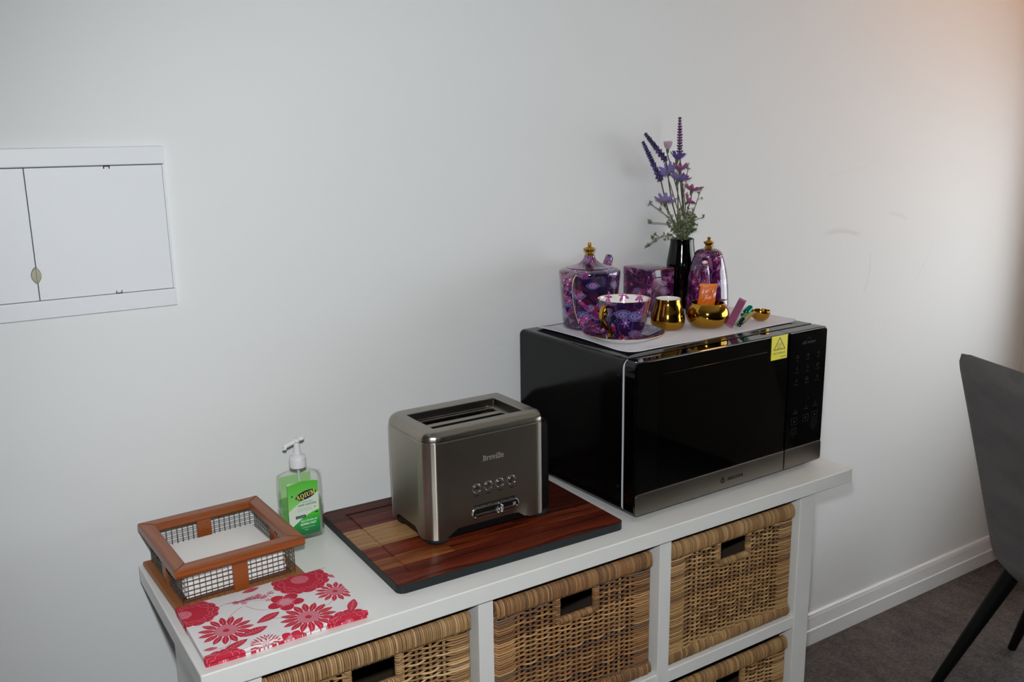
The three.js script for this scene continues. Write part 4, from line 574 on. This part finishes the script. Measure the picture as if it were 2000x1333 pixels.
{ // lidded bullet-shaped pot
  const t = thing('lidded_jug', 'tall domed magenta floral jug with a gold finial beside the black vase', 'jug', [1.0735, CT, 0.118]);
  const gb = glaze(floralB);
  part(t, 'body', lathe(smooth([[0, 0.0005], [0.042, 0.0005], [0.0448, 0.003], [0.0456, 0.014], [0.0452, 0.031], [0.0443, 0.0318], [0.0448, 0.0328], [0.044, 0.05], [0.0415, 0.075], [0.037, 0.1], [0.032, 0.1185], [0.0305, 0.1225]], 70), 64), gb);
  const lid = part(t, 'lid', lathe(smooth([[0.0298, 0.1226], [0.0305, 0.1238], [0.0285, 0.129], [0.0235, 0.1345], [0.015, 0.1382], [0.006, 0.1396], [0, 0.1398]], 30), 56), glaze(floralB), 'rounded floral lid');
  part(lid, 'finial', finial(0.1395, 0.92), M.gold, 'gold finial');
  // spout towards the lens and to the left
  const ang = Math.atan2(-0.62, -0.78), S = new THREE.CatmullRomCurve3([V3(0.034, 0.05, 0), V3(0.046, 0.07, 0), V3(0.05, 0.09, 0), V3(0.0545, 0.106, 0), V3(0.0605, 0.117, 0)]), rings = [], tip = [];
  for (let k = 0; k <= 24; k++) { const p = S.getPoint(k / 24), T = S.getTangent(k / 24), n = V3(-T.y, T.x, 0), r = 0.0125 - 0.0065 * Math.pow(k / 24, 0.8), rg = []; for (let s = 0; s < 20; s++) { const a = s / 20 * Math.PI * 2; rg.push(V3(p.x + n.x * Math.cos(a) * r, p.y + n.y * Math.cos(a) * r, Math.sin(a) * r)); } rings.push(rg); }
  const sp = part(t, 'spout', loft(rings, { crease: 0.9 }).rotateY(ang), glaze(floralB));
  const e = rings[24].map((p) => p.clone()), c0 = S.getPoint(1), ins = e.map((p) => p.clone().lerp(c0, 0.35).addScaledVector(S.getTangent(1), -0.003)); part(sp, 'spout_mouth', loft([e, ins], { capEnd: true, crease: 0.9 }).rotateY(ang), mat('#e9d6c4', { roughness: 0.25 }), 'pale mouth of the spout');
}
{ // vase
  const t = thing('black_vase', 'tall glossy black vase holding artificial flowers', 'vase', [1.0746, CT, 0.0355]);
  part(t, 'body', lathe(smooth([[0, 0.001], [0.03, 0.0005], [0.0335, 0.004], [0.0345, 0.02], [0.0345, 0.06], [0.033, 0.095], [0.0285, 0.125], [0.0258, 0.145], [0.0258, 0.1518], [0.0248, 0.1525], [0.0238, 0.1515], [0.0238, 0.144], [0.026, 0.125], [0.030, 0.095], [0.031, 0.02], [0, 0.006]], 80), 56), mat('#030304', { roughness: 0.07 }));
}
// flowers: stems start inside the vase; points are world positions of the heads
{
  const mouth = V3(1.0746, CT + 0.149, 0.0355), low = V3(1.0746, CT + 0.045, 0.0355), leafM = mat('#4c5a3a', { roughness: 0.7 }), R = rng(19);
  const root = (k) => { const a = k * 2.399; return V3(low.x + Math.cos(a) * 0.012, low.y, low.z + Math.sin(a) * 0.012); };
  const neckAt = (k) => { const a = k * 2.399; return V3(mouth.x + Math.cos(a) * 0.013, mouth.y, mouth.z + Math.sin(a) * 0.011); };
  const stemM = mat('#4d4a30', { roughness: 0.7 }), stem2 = mat('#6b6a4c', { roughness: 0.7 });
  const stemTo = (o, k, head, r, m, bow = 0) => { const a = root(k), n = neckAt(k), mid = n.clone().lerp(head, 0.5).add(V3(bow, 0.004, 0)); const g = new THREE.TubeGeometry(new THREE.CatmullRomCurve3([a, n, mid, head].map((p) => p.clone().sub(o.position))), 28, r, 6); return part(o, 'stem', g, m); };
  // lavender spikes
  const purple = new THREE.MeshStandardMaterial({ vertexColors: true, roughness: 0.75 });
  const lav = (k, tip, base, pal, label) => {
    const o = thing('lavender_sprig', label, 'flower', [mouth.x, CT + 0.045, mouth.z], 0, 'artificial flowers in the black vase'); stemTo(o, k, base, 0.0014, stemM, (base.x - mouth.x) * 0.1);
    const ax = tip.clone().sub(base), L = ax.length(); ax.normalize(); const u = new THREE.Vector3().crossVectors(ax, V3(0, 0, 1)).normalize(), v = new THREE.Vector3().crossVectors(ax, u), T = new Tubes(); const O = (p) => p.clone().sub(o.position);
    T.tube([O(base), O(tip)], 0.0012, col('#3d3348'), 5);
    const n = Math.round(L / 0.0056); for (let i = 0; i < n; i++) { const f = i / n, c0 = base.clone().addScaledVector(ax, L * f), w = (0.0080 * (1 - f * 0.6)) * (0.85 + R() * 0.3), cnt = f < 0.45 ? 4 : 5; for (let j = 0; j < cnt; j++) { const a = j / cnt * 6.283 + i * 0.8, d = u.clone().multiplyScalar(Math.cos(a)).addScaledVector(v, Math.sin(a)); const c = col(pal[Math.floor(R() * pal.length)]); T.tube([O(c0), O(c0.clone().addScaledVector(d, w * 0.55).addScaledVector(ax, 0.0022)), O(c0.clone().addScaledVector(d, w).addScaledVector(ax, 0.0036))], 0.0021 - 0.0006 * f, c, 5, (s) => s < 0.1 ? 0.5 : s > 0.9 ? 0.55 : 1.1); } }
    part(o, 'florets', T.geo(), purple, 'small purple florets along the spike', 'stuff');
  };
  lav(0, V3(1.0605, 1.442, 0.0335), V3(1.062, 1.362, 0.0345), ['#5a2560', '#702f6a', '#46204f', '#7d3a78'], 'upright plum coloured lavender spike, the tallest flower in the vase');
  lav(1, V3(0.950, 1.409, 0.05), V3(1.016, 1.352, 0.042), ['#3c2a5c', '#4a3668', '#2e2048', '#5a4a80'], 'upper of two dark lavender spikes leaning left out of the vase');
  lav(2, V3(0.946, 1.393, 0.048), V3(1.003, 1.312, 0.042), ['#3a2a60', '#4c3a78', '#2c2048', '#584a8c'], 'lower of two dark lavender spikes leaning left out of the vase');
  // daisies
  const petalG = (() => { const L = 0.0212, w = 0.0047, pos = [], idx = [], n = 6; for (const dy of [0.0003, -0.0003]) for (let i = 0; i <= n; i++) { const f = i / n, ww = w * Math.pow(Math.sin(Math.PI * (0.12 + 0.78 * f)), 0.8), y = 0.0095 * f * f * 0.7 + 0.002 * f; pos.push(0.002 + L * f, y + dy + 0.0008, -ww, 0.002 + L * f, y + dy, 0, 0.002 + L * f, y + dy + 0.0008, ww); } const K = (n + 1) * 3; for (let i = 0; i < n; i++) for (let s = 0; s < 2; s++) { const a = i * 3 + s; idx.push(a, a + 1, a + 3, a + 1, a + 4, a + 3, K + a, K + a + 3, K + a + 1, K + a + 1, K + a + 3, K + a + 4); } const g = new THREE.BufferGeometry(); g.setAttribute('position', new THREE.Float32BufferAttribute(pos, 3)); g.setIndex(idx); g.computeVertexNormals(); return g; })();
  const calyx = lathe([[0.0012, -0.010], [0.0026, -0.008], [0.0034, -0.003], [0.0042, 0.0008], [0, 0.001]], 14), eye = lathe([[0.0034, 0.001], [0.003, 0.0028], [0, 0.0036]], 14), eyeM = mat('#7d6a2e', { roughness: 0.9 });
  const P = (c) => mat(c, { roughness: 0.7, transmission: 0.25, thickness: 0, side: THREE.DoubleSide }), tint = { lilac: P('#8b7fc0'), violet: P('#6a58a8'), pink: P('#b46a9c'), pale: P('#cdb4c8'), mag: P('#a84a8c'), mauve: P('#9c86ba') };
  const daisy = (k, x, y, z, c, tilt, turn, label, s = 1, cup = 0) => {
    const o = thing('daisy', label, 'flower', [mouth.x, CT + 0.045, mouth.z], 0, 'artificial flowers in the black vase'), head = V3(x, y, z); stemTo(o, k, head.clone().add(V3(0, -0.009, 0)), 0.0011, k % 2 ? stemM : stem2, 0.002);
    const q = new THREE.Matrix4().compose(head.clone().sub(o.position), new THREE.Quaternion().setFromEuler(new THREE.Euler(tilt[0], 0, tilt[1])), V3(s, s, s));
    part(o, 'calyx', calyx.clone().applyMatrix4(q), leafM); part(o, 'flower_eye', eye.clone().applyMatrix4(q), eyeM);
    const n = 9; for (let i = 0; i < n; i++) { const p = part(o, 'petal', petalG, tint[c]); p.matrixAutoUpdate = true; const m = q.clone().multiply(new THREE.Matrix4().makeRotationY(turn + i / n * 6.283)).multiply(new THREE.Matrix4().makeRotationZ(cup + (R() - 0.5) * 0.25)); m.decompose(p.position, p.quaternion, p.scale); }
  };
  daisy(3, 1.022, 1.374, 0.040, 'pale', [0.1, 0.1], 0.2, 'pale pink closed daisy between the lavender spikes', 0.8, 0.75);
  daisy(4, 1.0535, 1.352, 0.036, 'violet', [0.1, -0.2], 0.5, 'violet daisy right under the tallest lavender spike', 0.95, 0.35);
  daisy(5, 1.054, 1.331, 0.044, 'pink', [0.15, 0.2], 0.1, 'rose pink daisy just below the violet one', 1, 0.15);
  daisy(6, 1.019, 1.327, 0.046, 'lilac', [0.3, 0.7], 0.3, 'lilac daisy tilted to the left beside the leaning lavender', 0.95, 0.1);
  daisy(7, 1.040, 1.310, 0.054, 'lilac', [0.25, -0.1], 0.0, 'broad lilac daisy in the middle of the bunch', 1.05, 0.1);
  daisy(8, 1.071, 1.311, 0.036, 'mag', [0.1, -0.4], 0.3, 'small magenta daisy right of the broad lilac one', 0.8, 0.1);
  daisy(9, 1.085, 1.286, 0.050, 'pink', [0.2, -0.15], 0.2, 'pink daisy with spread petals at the right of the bunch', 0.95, 0.15);
  daisy(10, 1.004, 1.266, 0.056, 'mauve', [0.25, 0.15], 0.15, 'pale mauve daisy low on the left of the bunch', 1.05, 0.05);
  daisy(11, 1.080, 1.262, 0.044, 'pink', [0.5, -0.6], 0.25, 'small pink daisy low on the right, half turned away', 0.8, 0.2);
  // thin filler sprigs with small grey-green leaves
  const fill = new THREE.MeshStandardMaterial({ vertexColors: true, roughness: 0.85 }), GR = ['#7d8868', '#6a7854', '#989e86', '#5c6a4a', '#8c9284'];
  const sprig = (k, head, label, tone = GR, dense = 10) => {
    const o = thing('filler_sprig', label, 'flower', [mouth.x, CT + 0.045, mouth.z], 0, 'artificial flowers in the black vase'); const n0 = neckAt(k), mid = n0.clone().lerp(head, 0.45).add(V3(0, 0.014, 0)), cv = new THREE.CatmullRomCurve3([n0, mid, head].map((p) => p.clone().sub(o.position)));
    part(o, 'stem', new THREE.TubeGeometry(new THREE.CatmullRomCurve3([root(k), n0, mid, head].map((p) => p.clone().sub(o.position))), 26, 0.0008, 5), stem2);
    const T = new Tubes(); const bud = (p, r) => { for (let j = 0; j < 5; j++) { const d = V3(R() - 0.5, R() - 0.3, R() - 0.5).normalize(); T.tube([p.clone(), p.clone().addScaledVector(d, r * 0.6), p.clone().addScaledVector(d, r)], 0.0013, col(tone[Math.floor(R() * tone.length)]), 4, (s) => s > 0.8 ? 0.3 : 1); } };
    bud(cv.getPoint(1), 0.0075); for (let i = 0; i < dense; i++) { const p = cv.getPoint(0.08 + 0.85 * Math.pow(R(), 1.4)), d = V3(R() - 0.5, R() * 0.7 - 0.25, R() - 0.5).normalize().multiplyScalar(0.006 + R() * 0.007), e = p.clone().add(d); T.tube([p, e], 0.0005, col('#6b6a4c'), 4); bud(e, 0.0042); }
    part(o, 'leaflets', T.geo(), fill, 'tiny grey-green leaflets', 'stuff');
  };
  sprig(12, V3(0.953, 1.180, 0.06), 'thin green sprig drooping lowest to the left of the vase'); sprig(13, V3(0.961, 1.227, 0.055), 'thin green sprig reaching left, above the drooping one'); sprig(14, V3(0.966, 1.266, 0.05), 'thin green sprig reaching left beside the mauve daisy', ['#8a7f86', '#6f7a5a', '#94898f']);
  sprig(15, V3(1.128, 1.227, 0.045), 'thin green sprig reaching right just above the vase rim'); sprig(16, V3(1.119, 1.292, 0.045), 'thin green sprig rising highest on the right of the bunch'); sprig(17, V3(1.082, 1.333, 0.04), 'thin upright green sprig behind the pink daisies', GR, 4);
  const short = [[1.048, 1.215, 0.055], [1.062, 1.225, 0.058], [1.078, 1.232, 0.056], [1.09, 1.215, 0.05], [1.036, 1.205, 0.05], [1.07, 1.245, 0.03], [1.098, 1.235, 0.04], [1.055, 1.205, 0.062], [1.03, 1.225, 0.045], [1.085, 1.2, 0.06]];
  short.forEach((h, k) => sprig(18 + k, V3(...h), 'short bushy green filler sprig just above the vase rim', k % 3 ? GR : ['#46603a', '#57703f', '#6a7a52'], 16));
}
// sachets and scoop at the right of the bowl
{
  const stick = (name, a, b, w, th, m, tip, label) => { // a flat stick lying from a to b
    const o = thing(name, label, 'sachet', a); const d = V3(...b).sub(V3(...a)), L = d.length(); d.normalize(); const wz = V3(0.84, 0, 0.54); wz.addScaledVector(d, -wz.dot(d)).normalize(); const q = new THREE.Quaternion().setFromRotationMatrix(new THREE.Matrix4().makeBasis(d, new THREE.Vector3().crossVectors(wz, d), wz));
    part(o, 'wrapper', box(0, L, -th / 2, th / 2, -w / 2, w / 2, th * 0.45, 2).applyQuaternion(q), m); part(o, 'sealed_end', box(L - 0.008, L + 0.004, -th / 5, th / 5, -w / 2, w / 2, th * 0.15, 2).applyQuaternion(q), tip); return o; };
  stick('stick_sachet', [0.991, CT + 0.004, 0.262], [1.037, CT + 0.049, 0.252], 0.0155, 0.004, mat('#8e4a6a', { roughness: 0.35, metalness: 0.2 }), mat('#b06a86', { roughness: 0.35, metalness: 0.2 }), 'flat mauve pink stick sachet leaning against the gold bowl');
  stick('stick_sachet', [1.0085, CT + 0.0035, 0.266], [1.046, CT + 0.0265, 0.262], 0.010, 0.0045, mat('#7f9068', { roughness: 0.35, metalness: 0.3 }), mat('#9aa57c', { roughness: 0.35, metalness: 0.3 }), 'slim olive green stick sachet lying beside the pink one');
  const cap = (name, p, turn, c, label, s) => { const o = thing(name, label, 'sweet', p, turn); part(o, 'wrapped_sweet', new THREE.CapsuleGeometry(0.0065 * s, 0.012 * s, 8, 18).rotateZ(Math.PI / 2).rotateZ(0.5), mat(c, { roughness: 0.16, metalness: 0.75 })); part(o, 'twisted_end', new THREE.ConeGeometry(0.0055 * s, 0.007 * s, 14, 1, true).rotateZ(0.5 - Math.PI / 2).translate(-0.0135 * s, -0.0072 * s, 0), mat(c, { roughness: 0.2, metalness: 0.7, side: THREE.DoubleSide })); };
  cap('foil_sweet', [1.049, CT + 0.0295, 0.2575], 0.1, '#0f7d68', 'shiny teal foil sweet resting on the green sachet', 1); cap('foil_sweet', [1.0165, CT + 0.0135, 0.2725], 0.3, '#12323a', 'dark blue foil sweet between the pink and green sachets', 0.75);
  const o = thing('gold_scoop', 'gold measuring scoop lying at the right end of the cloth', 'spoon', [1.098, CT, 0.246], 0);
  part(o, 'scoop_bowl', lathe(smooth([[0, 0.0005], [0.009, 0.0015], [0.0165, 0.0075], [0.0192, 0.0165], [0.0196, 0.0215], [0.0188, 0.0215], [0.0182, 0.0165], [0.0155, 0.0085], [0.0085, 0.003], [0, 0.002]], 40), 48), M.gold);
  part(o, 'handle', strap([[0.0185, 0.0205], [0.028, 0.02], [0.05, 0.0115], [0.075, 0.003]], 0.0075, 0.0016, 24).rotateY(Math.PI + 0.2), M.gold);
}

// ---------------------------------------------------------------- upholstered chair
{
  const t = thing('dining_chair', 'dark grey velvet dining chair with black tapered legs', 'chair', [1.86, 0, 0.62]);
  const velvetMap = noiseTex(256, 256, (u, v) => { const k = 0.5 * N1(u, v, 7, 7) + 0.3 * N2(u, v, 20, 20) + 0.2 * N1(u, v, 128, 128), s = 93 + 28 * k; return [s, s * 0.965, s * 0.955]; }, { srgb: true, repeat: [2, 2] });
  const velvet = new THREE.MeshPhysicalMaterial({ map: velvetMap, roughness: 0.95, sheen: 0.5, sheenColor: new THREE.Color('#5b5856'), sheenRoughness: 0.5, bumpMap: rep(bump, 4, 4), bumpScale: 0.0004 });
  // back shell: s across (-1 wall side, 1 room side), v upward
  const nS = 44, nV = 30, th = 0.034, half = (v) => 0.167 + 0.066 * Math.pow(Math.max(0, v), 0.62) - 0.011 * (1 - Math.sqrt(1 - Math.pow(Math.max(0, (v - 0.92) / 0.0801), 2))) - 0.05 * Math.pow(Math.max(0, (0.12 - v) / 0.12), 1.6);
  const P = (s, v, side) => { const q = Math.max(0, (Math.abs(s) - 0.88) / 0.1201), top = 0.922 - 0.055 * (1 - Math.pow(Math.abs(s), 1.3)) - 0.006 * (1 - Math.sqrt(1 - q * q)), y = 0.355 + (top - 0.355) * v, x = -0.115 - 0.155 * Math.pow(v, 1.25) - 0.035 * (1 - s * s) * (0.4 + 0.6 * v) + side * th * (1 - 0.35 * Math.pow(Math.abs(s), 3)); return V3(x, y, s * half(v)); };
  const rows = []; for (let j = 0; j <= nV; j++) { const v = j / nV, rg = [], e = v > 0.94 ? Math.sqrt(Math.max(0.02, 1 - Math.pow((v - 0.94) / 0.06, 2))) : v < 0.05 ? Math.sqrt(Math.max(0.05, 1 - Math.pow((0.05 - v) / 0.05, 2))) : 1;
    for (let i = 0; i <= nS; i++) { const s = -1 + 2 * i / nS; rg.push(P(s, v, 0.5 - 0.5 * e)); } for (let k = 1; k < 6; k++) { const a = k / 6, p = P(1, v, 0.5 - 0.5 * e + e * a); p.z += 0.012 * Math.sin(a * Math.PI); rg.push(p); } for (let i = nS; i >= 0; i--) { const s = -1 + 2 * i / nS; rg.push(P(s, v, 0.5 + 0.5 * e)); } for (let k = 1; k < 6; k++) { const a = 1 - k / 6, p = P(-1, v, 0.5 - 0.5 * e + e * a); p.z -= 0.012 * Math.sin(a * Math.PI); rg.push(p); } rows.push(rg); }
  part(t, 'backrest', loft(rows, { capStart: true, capEnd: true, crease: 0.7 }), velvet);
  part(t, 'seat', merge([loft([ring(-0.10, 0.27, -0.19, 0.19, 0.06, 0.365, 8, 6), ring(-0.115, 0.285, -0.21, 0.21, 0.07, 0.385, 8, 6), ring(-0.115, 0.29, -0.215, 0.215, 0.07, 0.43, 8, 6), ring(-0.1, 0.28, -0.2, 0.2, 0.07, 0.462, 8, 6), ring(-0.07, 0.24, -0.16, 0.16, 0.06, 0.474, 8, 6)], { capStart: true, capEnd: true, crease: 0.8 })]), velvet);
  const legM = mat('#040404', { roughness: 0.6, specularIntensity: 0.5 });
  const leg = (x0, z0, x1, z1) => { const T = new Tubes(); T.tube([V3(x1, 0.001, z1), V3(x1 + (x0 - x1) * 0.5, 0.19, z1 + (z0 - z1) * 0.5), V3(x0, 0.378, z0)], 0.021, col('#ffffff'), 20, (s) => 0.5 + 0.5 * s); const g = T.geo(); g.deleteAttribute('color'); const cap = new THREE.CircleGeometry(0.0105, 20).rotateX(Math.PI / 2).translate(x1, 0.001, z1); return merge([g.toNonIndexed(), (cap.deleteAttribute('uv'), cap.toNonIndexed())]); };
  part(t, 'leg', leg(-0.085, -0.15, -0.19, -0.28), legM); part(t, 'leg', leg(-0.085, 0.15, -0.19, 0.28), legM); part(t, 'leg', leg(0.15, -0.16, 0.203, -0.28), legM); part(t, 'leg', leg(0.15, 0.16, 0.203, 0.28), legM);
}

scene.traverse((o) => { if (o.isMesh) { o.castShadow = true; o.receiveShadow = true; } });
renderer.render(scene, camera);
